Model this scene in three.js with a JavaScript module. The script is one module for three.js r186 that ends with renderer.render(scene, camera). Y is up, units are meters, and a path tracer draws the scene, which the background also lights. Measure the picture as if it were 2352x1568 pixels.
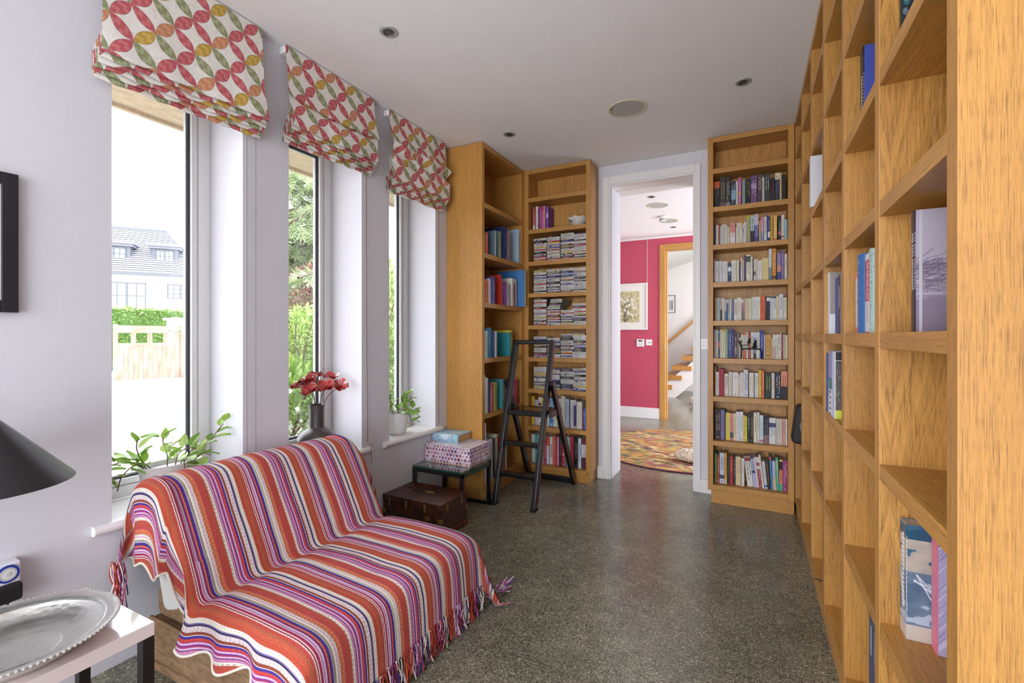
import * as THREE from 'three';
import { RoundedBoxGeometry } from 'three/addons/geometries/RoundedBoxGeometry.js';
import { mergeGeometries } from 'three/addons/utils/BufferGeometryUtils.js';
import { RectAreaLightUniformsLib } from 'three/addons/lights/RectAreaLightUniformsLib.js';

// ---------------------------------------------------------------- camera, sky, light, exposure
const scene = new THREE.Scene();
const renderer = new THREE.WebGLRenderer({ antialias: true });
renderer.toneMapping = THREE.LinearToneMapping;
renderer.toneMappingExposure = 1.42;
renderer.shadowMap.enabled = true;
RectAreaLightUniformsLib.init();
// camera 1.2 m above the floor at x = 0, z = 0, turned 27 degrees left of the bookcase wall, level, lens shifted a little
const camera = new THREE.PerspectiveCamera(72.2, 1.5, 0.05, 300);
camera.position.set(0, 1.2, 0);
camera.rotation.y = Math.atan(549 / 1075);
camera.setViewOffset(2352, 1568, 0, 13.5, 2352, 1568);
scene.add(camera);
// even overcast sky
scene.background = new THREE.Color(0.94, 0.98, 1.06);
scene.backgroundIntensity = 4.1;
// fill light added behind the camera, tilted up to brighten the ceiling
const rearFill = new THREE.RectAreaLight(new THREE.Color(0.90, 0.96, 1.06), 3.6, 2.3, 2.2);
rearFill.position.set(-0.75, 1.2, 2.12); rearFill.lookAt(-0.75, 5.6, -10); scene.add(rearFill);
// added fill lights for hall and stair room, unseen right of the doorway
const hallFill = new THREE.RectAreaLight(new THREE.Color(0.95, 0.98, 1.04), 1.9, 1.6, 2.0);
hallFill.position.set(1.36, 1.2, -5.6); hallFill.lookAt(-5, 1.2, -5.6); scene.add(hallFill);
const stairFill = new THREE.RectAreaLight(new THREE.Color(0.96, 0.99, 1.03), 3.4, 1.8, 2.0);
stairFill.position.set(1.36, 1.4, -8.3); stairFill.lookAt(-5, 1.2, -8.6); scene.add(stairFill);

// ---------------------------------------------------------------- helpers
let seed = 12345;
function rnd() { seed |= 0; seed = seed + 0x6D2B79F5 | 0; let t = Math.imul(seed ^ seed >>> 15, 1 | seed); t = t + Math.imul(t ^ t >>> 7, 61 | t) ^ t; return ((t ^ t >>> 14) >>> 0) / 4294967296; }
const rr = (a, b) => a + (b - a) * rnd();
const V = (x, y, D) => new THREE.Vector3(x, y, -D);      // D is the depth into the room
const used = {};
function numbered(n) { used[n] = (used[n] || 0) + 1; return used[n] === 1 ? n : n + '_' + String(used[n] - 1).padStart(3, '0'); }
function tag(o, label, category, group, kind) {
  if (label) o.userData.label = label; if (category) o.userData.category = category;
  if (group) o.userData.group = group; if (kind) o.userData.kind = kind; return o;
}
function shadows(m) { m.castShadow = true; m.receiveShadow = true; return m; }
function thing(name, [x, y, D], label, category, group, kind) {
  const o = new THREE.Group(); o.name = numbered(name); o.position.set(x, y, -D); scene.add(o); return tag(o, label, category, group, kind);
}
// a part: the geometry comes in room coordinates and is moved into its parent's
function part(name, geo, mat, parent) {
  const p = new THREE.Vector3(); for (let o = parent; o && o !== scene; o = o.parent) p.add(o.position);
  geo.translate(-p.x, -p.y, -p.z);
  const m = shadows(new THREE.Mesh(geo, mat)); m.name = name; parent.add(m); return m;
}
// a thing of one mesh, its origin at its base
function solo(name, geo, mat, label, category, group, kind) {
  geo.computeBoundingBox(); const b = geo.boundingBox, c = new THREE.Vector3((b.min.x + b.max.x) / 2, b.min.y, (b.min.z + b.max.z) / 2);
  geo.translate(-c.x, -c.y, -c.z);
  const m = shadows(new THREE.Mesh(geo, mat)); m.name = numbered(name); m.position.copy(c); scene.add(m); return tag(m, label, category, group, kind);
}
const struct = (name, geo, mat, label) => solo(name, geo, mat, label, null, null, 'structure');
// uv in metres; v runs along the grain axis where that lies in the face
function metreUV(g, grain = 'y', ou = 0, ov = 0) {
  const p = g.attributes.position, n = g.attributes.normal, uv = new Float32Array(p.count * 2);
  for (let i = 0; i < p.count; i++) {
    const ax = Math.abs(n.getX(i)), ay = Math.abs(n.getY(i)), az = Math.abs(n.getZ(i));
    const axes = ax >= ay && ax >= az ? ['z', 'y'] : ay >= az ? ['x', 'z'] : ['x', 'y'];
    let [a, b] = axes; if (a === grain) [a, b] = [b, a];
    const get = (k) => k === 'x' ? p.getX(i) : k === 'y' ? p.getY(i) : p.getZ(i);
    uv[2 * i] = get(a) + ou; uv[2 * i + 1] = get(b) + ov;
  }
  g.setAttribute('uv', new THREE.BufferAttribute(uv, 2)); return g;
}
function box(x0, x1, y0, y1, D0, D1, o = {}) {
  const w = x1 - x0, h = y1 - y0, d = D1 - D0;
  const g = o.r ? new RoundedBoxGeometry(w, h, d, o.s || 1, Math.min(o.r, w / 2.01, h / 2.01, d / 2.01)) : new THREE.BoxGeometry(w, h, d).toNonIndexed();
  g.translate((x0 + x1) / 2, (y0 + y1) / 2, -(D0 + D1) / 2);
  return metreUV(g, o.grain || 'y', o.ou || 0, o.ov || 0);
}
const oakBox = (x0, x1, y0, y1, D0, D1, grain, r = 0.0012) => box(x0, x1, y0, y1, D0, D1, { r, grain, ou: rr(0, 5), ov: rr(0, 5) });
function merge(list) { return mergeGeometries(list.map((g) => { const q = g.index ? g.toNonIndexed() : g; for (const k of Object.keys(q.attributes)) if (!['position', 'normal', 'uv', 'color'].includes(k)) q.deleteAttribute(k); return q; })); }
function tube(points, r, seg = 6, closed = false, steps) {
  const c = new THREE.CatmullRomCurve3(points, closed, 'centripetal');
  return new THREE.TubeGeometry(c, steps || Math.max(2, points.length * 4), r, seg, closed);
}
function bar(a, b, w, h, r = 0.003, up = null) {          // a straight bar of w x h between two points
  const len = a.distanceTo(b), g = new RoundedBoxGeometry(w, h, len, 1, Math.min(r, w / 2.1, h / 2.1));
  const z = b.clone().sub(a).normalize(), y0 = up || new THREE.Vector3(0, 1, 0);
  const x = new THREE.Vector3().crossVectors(y0, z).normalize(), y = new THREE.Vector3().crossVectors(z, x);
  g.applyMatrix4(new THREE.Matrix4().makeBasis(x, y, z)); const m = a.clone().add(b).multiplyScalar(0.5); g.translate(m.x, m.y, m.z); return metreUV(g);
}
function lathe(profile, x, y, D, seg = 48) { const g = new THREE.LatheGeometry(profile.map(([r, h]) => new THREE.Vector2(r, h)), seg); g.translate(x, y, -D); return g; }
// a sheet from a function (u, v in 0..1) -> {p, uv}
function sheet(nu, nv, f) {
  const pos = [], uv = [], idx = [];
  for (let j = 0; j <= nv; j++) for (let i = 0; i <= nu; i++) { const q = f(i / nu, j / nv); pos.push(q.p.x, q.p.y, q.p.z); uv.push(q.uv[0], q.uv[1]); }
  for (let j = 0; j < nv; j++) for (let i = 0; i < nu; i++) { const a = j * (nu + 1) + i, b = a + 1, c = a + nu + 1, d = c + 1; idx.push(a, c, b, b, c, d); }
  const g = new THREE.BufferGeometry(); g.setAttribute('position', new THREE.Float32BufferAttribute(pos, 3)); g.setAttribute('uv', new THREE.Float32BufferAttribute(uv, 2)); g.setIndex(idx); g.computeVertexNormals(); return g;
}
// ---------------------------------------------------------------- textures and materials
function canvas(w, h, draw) { const c = document.createElement('canvas'); c.width = w; c.height = h; const x = c.getContext('2d'); draw(x, w, h); return c; }
function texture(c, sx = 1, sy = 1, srgb = true) {
  const t = new THREE.CanvasTexture(c); t.wrapS = t.wrapT = THREE.RepeatWrapping; t.magFilter = THREE.LinearFilter;
  if (srgb) t.colorSpace = THREE.SRGBColorSpace; t.repeat.set(1 / sx, 1 / sy); return t;
}
const std = (color, roughness = 0.6, o = {}) => new THREE.MeshStandardMaterial({ color, roughness, ...o });
const phy = (color, roughness = 0.4, o = {}) => new THREE.MeshPhysicalMaterial({ color, roughness, ...o });
function hash2(x, y) { let h = Math.imul(x | 0, 374761393) + Math.imul(y | 0, 668265263) | 0; h = Math.imul(h ^ h >>> 13, 1274126177); return ((h ^ h >>> 16) >>> 0) / 4294967296; }
function vnoise(x, y, px = 4096, py = 4096) {
  const xi = Math.floor(x), yi = Math.floor(y), fx = x - xi, fy = y - yi, s = (t) => t * t * (3 - 2 * t), w = (a, m) => ((a % m) + m) % m;
  const a = hash2(w(xi, px), w(yi, py)), b = hash2(w(xi + 1, px), w(yi, py)), c = hash2(w(xi, px), w(yi + 1, py)), d = hash2(w(xi + 1, px), w(yi + 1, py));
  return (a + (b - a) * s(fx)) * (1 - s(fy)) + (c + (d - c) * s(fx)) * s(fy);
}
function pixels(w, h, f, srgb = true) {
  const a = new Uint8Array(w * h * 4);
  for (let y = 0; y < h; y++) for (let x = 0; x < w; x++) { const c = f(x, y), i = (y * w + x) * 4; a[i] = c[0]; a[i + 1] = c[1]; a[i + 2] = c[2]; a[i + 3] = 255; }
  const t = new THREE.DataTexture(a, w, h); t.magFilter = THREE.LinearFilter; t.minFilter = THREE.LinearFilter; t.wrapS = t.wrapT = THREE.RepeatWrapping; if (srgb) t.colorSpace = THREE.SRGBColorSpace; t.needsUpdate = true; return t;
}
const cl = (v) => Math.max(0, Math.min(255, v));
// oak veneer: straight grain, and crown cut with arches; tile 0.4 to 0.5 m across, 1.2 m along the grain
function oakTexture(crown) {
  const W = 1024, H = 1024;
  const t = pixels(W, H, (x, y) => {
    const u = x / W, v = y / H; let s = u * 64;
    if (crown) { const c = u - 0.5, q = v * 2 % 1; s = (Math.abs(c) < 0.42 ? 26 * Math.pow(Math.abs(c) / 0.42, 0.8) + 7 * (0.5 - 0.5 * Math.cos(q * Math.PI * 2)) * (1 - Math.abs(c) / 0.42) + 20 : 46 + (Math.abs(c) - 0.42) * 60); s += vnoise(u * 6, v * 4, 6, 4) * 1.2; }
    else s += (vnoise(u * 8, v * 2, 8, 2) - 0.5) * 3;
    const ring = vnoise(s * 1.0, 3.7, 4096, 4096) * 0.6 + vnoise(s * 3.1, 9.1) * 0.4;
    const wide = vnoise(u * 5, v * 3, 5, 3);
    const pore = Math.pow(vnoise(u * 420, v * 30, 420, 30), 3.6), pore2 = Math.pow(vnoise(u * 512 + 7, v * 70, 512, 70), 4);
    const ray = vnoise(u * 512, v * 190, 512, 190);
    const k = 1 + (ring - 0.5) * (crown ? 0.26 : 0.10) + (wide - 0.5) * 0.07 - pore * 0.22 - pore2 * 0.18 + (ray - 0.5) * 0.05;
    return [cl(196 * k), cl(142 * Math.pow(k, 1.14)), cl(70 * Math.pow(k, 1.3))];
  });
  t.repeat.set(1 / (crown ? 0.5 : 0.4), 1 / 1.2); return t;
}
const oakA = oakTexture(false), oakB = oakTexture(true);
const oakMat = std(0xffffff, 0.42, { map: oakA }), oakCrown = std(0xffffff, 0.42, { map: oakB });
// painted plaster: faint roller texture
const plaster = pixels(256, 256, (x, y) => { const k = 0.985 + 0.015 * vnoise(x / 4, y / 4, 64, 64) + 0.01 * vnoise(x / 32, y / 32, 8, 8); return [cl(255 * k), cl(255 * k), cl(255 * k)]; }); plaster.repeat.set(1 / 0.5, 1 / 0.5);
const wallMat = std(new THREE.Color('#d8d6db'), 0.75, { map: plaster }), ceilMat = std(new THREE.Color('#f4f2f1'), 0.85, { map: plaster });
const whitePaint = std(new THREE.Color('#ece9e6'), 0.35), whiteFrame = std(new THREE.Color('#e4e3e2'), 0.3);
const blackMetal = phy(0x111112, 0.32, { clearcoat: 0.3, clearcoatRoughness: 0.2 });
const glass = phy(0xffffff, 0.0, { transmission: 1, thickness: 0, ior: 1.45 });
// ---------------------------------------------------------------- the room
const XL = -2.06, YC = 2.62, DB = 3.86, XR = 0.66;
const WIN = [[0.85, 1.34], [1.578, 2.07], [2.308, 2.80]];
// polished concrete floor with fine aggregate, tile 1.6 m
const terrazzo = pixels(2048, 2048, (x, y) => {
  const f = vnoise(x / 2.2, y / 2.2, 931, 931), g = vnoise(x / 4.6 + 9, y / 4.6, 445, 445), b = vnoise(x / 256, y / 256, 8, 8), m = vnoise(x / 46, y / 46, 45, 45);
  let k = 0.70 + 0.42 * (f - 0.5) + 0.40 * (g - 0.5) + 0.10 * (b - 0.5) + 0.10 * (m - 0.5);
  if (g > 0.82) k += 0.16; if (f < 0.2) k -= 0.14;
  let r = 170 * k, gg = 166 * k, bb = 142 * k;
  const cx = Math.floor(x / 13), cy = Math.floor(y / 13), h = hash2(cx + 77, cy + 13);
  if (h > 0.965) { const px = (cx + 0.3 + 0.4 * hash2(cx, cy)) * 13, py = (cy + 0.3 + 0.4 * hash2(cy, cx)) * 13, d = Math.hypot(x - px, (y - py)), R = 1.2 + 2.6 * hash2(cx + 5, cy + 9); if (d < R) { const w = 170 + 70 * hash2(cx, cy + 3); r = w; gg = w * 0.985; bb = w * 0.93; } }
  else if (h < 0.03) { const px = (cx + 0.5) * 13, py = (cy + 0.5) * 13; if (Math.hypot(x - px, y - py) < 2.2 + 2.5 * hash2(cx, cy)) { r *= 0.45; gg *= 0.45; bb *= 0.45; } }
  return [cl(r), cl(gg), cl(bb)];
}); terrazzo.repeat.set(1 / 1.6, 1 / 1.6);
const floorRough = pixels(512, 512, (x, y) => { const k = 150 + 60 * vnoise(x / 32, y / 32, 16, 16) + 30 * vnoise(x / 6, y / 6, 85, 85); return [k, k, k]; }, false); floorRough.repeat.set(1 / 1.2, 1 / 1.2);
const floorMat = phy(0xffffff, 0.26, { map: terrazzo, roughnessMap: floorRough, specularIntensity: 1, ior: 1.52 });
struct('floor', box(-2.42, 1.5, -0.12, 0, -2.3, 11.0), floorMat, 'polished speckled concrete floor');
struct('ceiling', box(-2.42, 1.5, YC, YC + 0.15, -2.3, DB + 0.32), ceilMat, 'plain white plaster ceiling');
// left wall: piers, spandrels and heads round three narrow windows
{
  const g = [], o0 = -2.42; let d = -2.3;
  for (const [a, b] of WIN) { g.push(box(o0, XL, -0.12, YC, d, a)); g.push(box(o0, XL, -0.12, 0.495, a, b), box(o0, XL, 2.36, YC, a, b)); d = b; }
  g.push(box(o0, XL, -0.12, YC, d, DB + 0.32)); struct('wall_left', merge(g), wallMat, 'white plastered wall with three deep narrow windows');
}
const seal = std(0x2b2e33, 0.5), alu = std(new THREE.Color('#b9bcc0'), 0.35, { metalness: 0.3 });
WIN.forEach(([a, b], i) => {
  const w = thing('window_' + (i + 1), [-2.2, 0.49, (a + b) / 2], ['white framed window nearest the striped sofa end', 'white framed window behind the dark vase', 'white framed window beside the tall oak bookcase'][i], null, null, 'structure');
  const ring = (x0, x1, o, t, r) => merge([box(x0, x1, 0.53 + o, 2.36 - o, a + o, a + o + t, { r }), box(x0, x1, 0.53 + o, 2.36 - o, b - o - t, b - o, { r }), box(x0, x1, 0.53 + o, 0.53 + o + t, a + o + t, b - o - t, { r }), box(x0, x1, 2.36 - o - t, 2.36 - o, a + o + t, b - o - t, { r })]);
  part('frame', ring(-2.40, -2.31, 0, 0.048, 0.002), whiteFrame, w);
  part('sash', ring(-2.385, -2.322, 0.049, 0.026, 0.003), whiteFrame, w);
  part('gasket', ring(-2.372, -2.340, 0.075, 0.007, 0), seal, w);
  part('spacer', ring(-2.366, -2.350, 0.082, 0.006, 0), alu, w);
  part('pane', box(-2.360, -2.356, 0.612, 2.278, a + 0.082, b - 0.082), glass, w);
  // bullnosed sill board with short horns on the wall
  const s = new THREE.Shape(); s.moveTo(-2.31, 0); s.lineTo(-2.045, 0); s.absarc(-2.045, 0.0165, 0.0165, -Math.PI / 2, Math.PI / 2, false); s.lineTo(-2.31, 0.033); s.closePath();
  const front = new THREE.Shape(); front.moveTo(-2.059, 0); front.lineTo(-2.045, 0); front.absarc(-2.045, 0.0165, 0.0165, -Math.PI / 2, Math.PI / 2, false); front.lineTo(-2.059, 0.033); front.closePath();
  const ex = (sh, d0, d1) => { const g = new THREE.ExtrudeGeometry(sh, { depth: d1 - d0, bevelEnabled: false, curveSegments: 8 }); g.translate(0, 0.497, -d1); return g; };
  part('window_sill', merge([ex(s, a + 0.001, b - 0.001), ex(front, a - 0.06, a + 0.001), ex(front, b - 0.001, b + 0.06)]), whitePaint, w);
});
// right wall, wall behind the camera with added glazed doors, back wall with the doorway
struct('wall_right', box(XR, XR + 0.2, -0.12, YC, -2.3, DB + 0.32), wallMat, 'white wall behind the long bookcase');
struct('wall_rear', merge([box(-2.06, -1.95, 0, YC, -2.3, -2.18), box(0.45, XR, 0, YC, -2.3, -2.18), box(-1.95, 0.45, 2.45, YC, -2.3, -2.18)]), wallMat, 'white wall round the added glazed doors');
{
  const w = thing('added_door_3', [-0.75, 0, -2.24], 'added white framed glazed doors behind the camera', null, null, 'structure'), m = [];  // unseen doors, added as an opening for the rear fill light
  for (const x of [-1.95, -1.17, -0.39, 0.39]) m.push(box(x, x + 0.06, 0, 2.45, -2.28, -2.22, { r: 0.003 }));
  m.push(box(-1.89, 0.39, 0, 0.08, -2.28, -2.22), box(-1.89, 0.39, 2.37, 2.45, -2.28, -2.22)); part('frame', merge(m), whiteFrame, w);
  for (const x of [-1.89, -1.11, -0.33]) part('pane', box(x, x + 0.72, 0.08, 2.37, -2.252, -2.248), glass, w);
}
const DX0 = -1.044, DX1 = -0.399, DT = 2.443;
struct('wall_back', merge([box(-2.42, DX0, -0.12, YC, DB, 4.18), box(DX1, XR + 0.2, -0.12, YC, DB, 4.18), box(DX0, DX1, DT + 0.02, YC, DB, 4.18)]), wallMat, 'white wall round the doorway');
{
  const d = thing('door_1', [-0.72, 0, 3.87], 'white moulded door frame of the opening to the hall', null, null, 'structure');
  const arch = (x0, x1, y0, y1) => merge([box(x0, x1, y0, y1, 3.842, 3.861, { r: 0.004 })]);
  part('architrave', arch(-1.111, -1.058, 0, 2.523), whitePaint, d); part('architrave', arch(-0.385, -0.345, 0, 2.523), whitePaint, d); part('architrave', arch(-1.058, -0.385, 2.458, 2.523), whitePaint, d);
  part('bead', box(-1.059, DX0, 0, 2.459, 3.848, 3.875, { r: 0.003 }), whitePaint, d); part('bead', box(DX1, -0.384, 0, 2.459, 3.848, 3.875, { r: 0.003 }), whitePaint, d); part('bead', box(DX0, DX1, DT, 2.459, 3.848, 3.875, { r: 0.003 }), whitePaint, d);
  part('lining', box(DX0, DX1, DT + 0.002, DT + 0.02, 3.875, 4.0, { r: 0.001 }), whitePaint, d); part('lining', box(DX0, DX1, DT + 0.002, DT + 0.02, 4.015, 4.18, { r: 0.001 }), whitePaint, d);
  part('sliding_track', box(DX0, DX1, DT + 0.012, DT + 0.019, 4.0, 4.015), seal, d);
}
struct('baseboard_back', merge([box(-1.155, -1.10, 0, 0.105, 3.838, DB, { r: 0.003 }), box(-0.346, -0.25, 0, 0.105, 3.838, DB, { r: 0.003 })]), whitePaint, 'white skirting beside the doorway');
{ const s = thing('light_switch', [-0.318, 1.09, DB], 'white switch plate on the wall right of the doorway', 'switch'); part('plate', box(-0.343, -0.286, 1.092, 1.178, 3.848, DB, { r: 0.003 }), whitePaint, s); part('rocker', box(-0.326, -0.304, 1.118, 1.152, 3.844, 3.849, { r: 0.002 }), whitePaint, s); }
// ---------------------------------------------------------------- hall and stair room beyond
const DP = 6.95;
const pinkMat = std(new THREE.Color('#c04a60'), 0.6, { map: plaster });
struct('wall_hall_far', merge([box(-2.6, -1.165, 0, YC, DP, DP + 0.14), box(-1.165, 0.3, 2.5, YC, DP, DP + 0.14), box(0.3, 1.5, 0, YC, DP, DP + 0.14)]), pinkMat, 'raspberry pink hall wall seen through the doorway');
struct('wall_hall_left', box(-2.75, -2.6, -0.12, YC + 1, 4.18, 11.0), wallMat, 'white side wall of the hall');
struct('wall_hall_right', merge([box(1.4, 1.5, 0, 0.2, 4.18, 11), box(1.4, 1.5, 2.45, YC + 1, 4.18, 11), box(1.4, 1.5, 0.2, 2.45, 4.18, 4.75), box(1.4, 1.5, 0.2, 2.45, 6.45, 7.35), box(1.4, 1.5, 0.2, 2.45, 9.25, 11)]), wallMat, 'white hall wall with two added openings for the fill lights');  // openings made up where the hall and stair fill lights stand
struct('ceiling_hall', box(-2.6, 1.4, YC, YC + 0.12, 4.18, DP + 0.14), ceilMat, 'white hall ceiling');
const stairWhite = std(new THREE.Color('#e9e9e4'), 0.7);
struct('wall_stair', box(-2.6, 1.4, 0, YC + 1, 10.75, 10.9), stairWhite, 'white wall behind the staircase');
{ const c = box(-2.6, 1.4, 0, 0.1, 7.09, 10.9); const p = c.attributes.position; for (let i = 0; i < p.count; i++) p.setY(i, p.getY(i) + 2.72 + (p.getX(i) + 1.4) * 0.29); c.computeVertexNormals(); struct('ceiling_stair', c, std(new THREE.Color('#d6d8d0'), 0.85), 'sloping ceiling over the staircase'); }
struct('baseboard_hall', box(-2.6, -1.166, 0, 0.155, DP - 0.016, DP, { r: 0.004 }), whitePaint, 'tall white skirting under the pink wall');
struct('trim_1', box(-2.6, 1.4, YC - 0.025, YC, DP - 0.012, DP, { r: 0.003 }), whitePaint, 'thin white cornice strip above the pink wall');
{ // oak door lining at the far end of the hall
  const d = thing('door_2', [-0.6, 0, DP], 'oak door lining in the pink wall', null, null, 'structure');
  part('jamb', oakBox(-1.168, -1.092, 0, 2.50, DP - 0.022, DP + 0.16, 'y'), oakMat, d); part('stop', oakBox(-1.092, -1.075, 0, 2.42, DP + 0.05, DP + 0.12, 'y'), oakMat, d);
  part('head', oakBox(-1.092, 0.3, 2.42, 2.50, DP - 0.022, DP + 0.16, 'x'), oakMat, d);
  part('latch_plate', box(-1.0925, -1.0905, 0.98, 1.08, DP + 0.005, DP + 0.04), alu, d);
}
{ // floating stair: white side panel, oak treads
  const s = thing('staircase', [-1.0, 0, 10.0], 'white staircase with thick oak treads beyond the hall', 'staircase');
  const sh = new THREE.Shape([[-1.75, 0], [-1.30, 0], [-0.2, 1.02], [-0.2, 1.40], [-1.75, 0.04]].map((q) => new THREE.Vector2(...q)));
  const g = new THREE.ExtrudeGeometry(sh, { depth: 0.05, bevelEnabled: false }); g.translate(0, 0, -9.55); part('side_panel', g, stairWhite, s);
  for (let k = 0; k < 6; k++) part('tread', oakBox(-1.72 + k * 0.178, -1.36 + k * 0.178, 0.16 + k * 0.187, 0.245 + k * 0.187, 9.46, 10.74, 'z', 0.004), oakMat, s);
  for (let k = 0; k < 6; k++) part('riser', box(-1.40 + k * 0.178, -1.375 + k * 0.178, 0.245 + k * 0.187, 0.347 + k * 0.187, 9.56, 10.74), stairWhite, s);
}
{ const h = solo('handrail', bar(V(-2.05, 0.68, 10.66), V(-0.3, 2.2, 10.66), 0.05, 0.06, 0.015), std(new THREE.Color('#c79a5a'), 0.5), 'slanting oak handrail on the white stair wall', 'handrail'); }
// ---------------------------------------------------------------- oak bookcases
const LEV = { R: [0.13, 0.547, 0.907, 1.207, 1.506, 1.804, 2.102, 2.40], BR: [0.135, 0.450, 0.766, 1.038, 1.306, 1.579, 1.848, 2.118, 2.391], BL: [0.105, 0.430, 0.747, 1.015, 1.288, 1.560, 1.830, 2.104, 2.375], LC: [0.113, 0.622, 1.033, 1.443, 1.81, 2.178] };
const DF = 3.635, XF = -1.745, XC = 0.26, shelfT = 0.035;
function backCase(name, x0, x1, st, levels, label, plinthInset) {
  const c = thing(name, [(x0 + x1) / 2, 0, DF + 0.11], label, 'bookcase');
  part('side_panel', oakBox(x0, x0 + st, 0.095, 2.615, DF, 3.855, 'y'), oakMat, c); part('side_panel', oakBox(x1 - st, x1, 0.095, 2.615, DF, 3.855, 'y'), oakMat, c);
  part('top_panel', oakBox(x0 + st, x1 - st, 2.58, 2.615, DF, 3.835, 'x'), oakMat, c);
  part('back_panel', box(x0 + st, x1 - st, 0.1, 2.58, 3.835, 3.853, { grain: 'y', ou: 0.25 - (x0 + x1) / 2, ov: rr(0, 2) }), oakCrown, c);
  levels.forEach((y) => part('shelf', oakBox(x0 + st, x1 - st, y - shelfT, y, DF, 3.835, 'x'), oakMat, c));
  part('plinth', oakBox(x0 + plinthInset[0], x1 - plinthInset[1], 0, 0.097, DF + 0.02, 3.855, 'x'), oakMat, c);
  return c;
}
backCase('bookcase', -0.277, 0.257, 0.036, LEV.BR, 'narrow oak bookcase right of the doorway, filled with paperbacks', [0.022, 0]);
backCase('bookcase', -1.737, -1.149, 0.038, LEV.BL, 'narrow oak bookcase left of the doorway, holding stacked CDs', [0, 0.012]);
{ // case along the window wall, its side turned to the camera
  const c = thing('bookcase', [-1.9, 0, 3.3], 'oak bookcase in the corner, its broad side facing the windows', 'bookcase');
  part('side_panel', box(-2.058, XF, 0.09, 2.615, 2.938, 2.972, { r: 0.0012, grain: 'y', ou: 0.2, ov: 0.4 }), oakMat, c); part('side_panel', oakBox(-2.058, XF, 0.09, 2.615, 3.60, 3.634, 'y'), oakMat, c);
  part('top_panel', oakBox(-2.04, XF, 2.58, 2.615, 2.972, 3.60, 'z'), oakMat, c); part('back_panel', oakBox(-2.058, -2.04, 0.1, 2.58, 2.972, 3.60, 'y', 0), oakMat, c);
  LEV.LC.forEach((y) => part('shelf', oakBox(-2.04, XF, y - 0.036, y, 2.972, 3.60, 'z'), oakMat, c));
  part('plinth', oakBox(-2.058, XF - 0.012, 0, 0.09, 2.95, 3.85, 'z'), oakMat, c);
  part('filler', oakBox(-2.058, XF + 0.004, 0.09, 2.615, 3.634, 3.855, 'y'), oakMat, c);
}
const COL = [[0.918, 1.333], [1.374, 1.783], [1.827, 2.230], [2.280, 2.677], [2.724, 3.145], [3.199, 3.605]];   // clear columns from the camera inwards
{
  const c = thing('bookcase', [0.45, 0, 2.25], 'long wall of square oak compartments filling the right side', 'bookcase');
  const x1 = 0.64; let prev = 0.877;
  COL.forEach(([a, b], k) => {
    part(k ? 'divider' : 'end_panel', box(XC, x1, k ? 0.095 : 0.0, 2.615, prev, a, { r: 0.0016, grain: 'y', ou: k * 0.37 + 0.1, ov: k * 0.61 }), k === 1 || k === 3 ? oakCrown : oakMat, c); prev = b;
    LEV.R.forEach((y, s) => part('shelf', oakBox(XC + 0.001, x1 - 0.02, y - shelfT, y, a, b, 'z'), s === 2 || s === 5 ? oakCrown : oakMat, c));
    part('back_panel', oakBox(x1 - 0.02, x1, 0.1, 2.58, a, b, 'y', 0), oakMat, c);
    part('top_panel', oakBox(XC, x1 - 0.02, 2.58, 2.615, a, b, 'z'), oakMat, c);
  });
  part('end_panel', oakBox(XC, x1, 0.095, 2.615, 3.605, 3.634, 'y'), oakMat, c);
  part('plinth', oakBox(XC + 0.012, x1, 0, 0.095, 0.918, 3.83, 'z'), oakMat, c);
}
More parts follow.
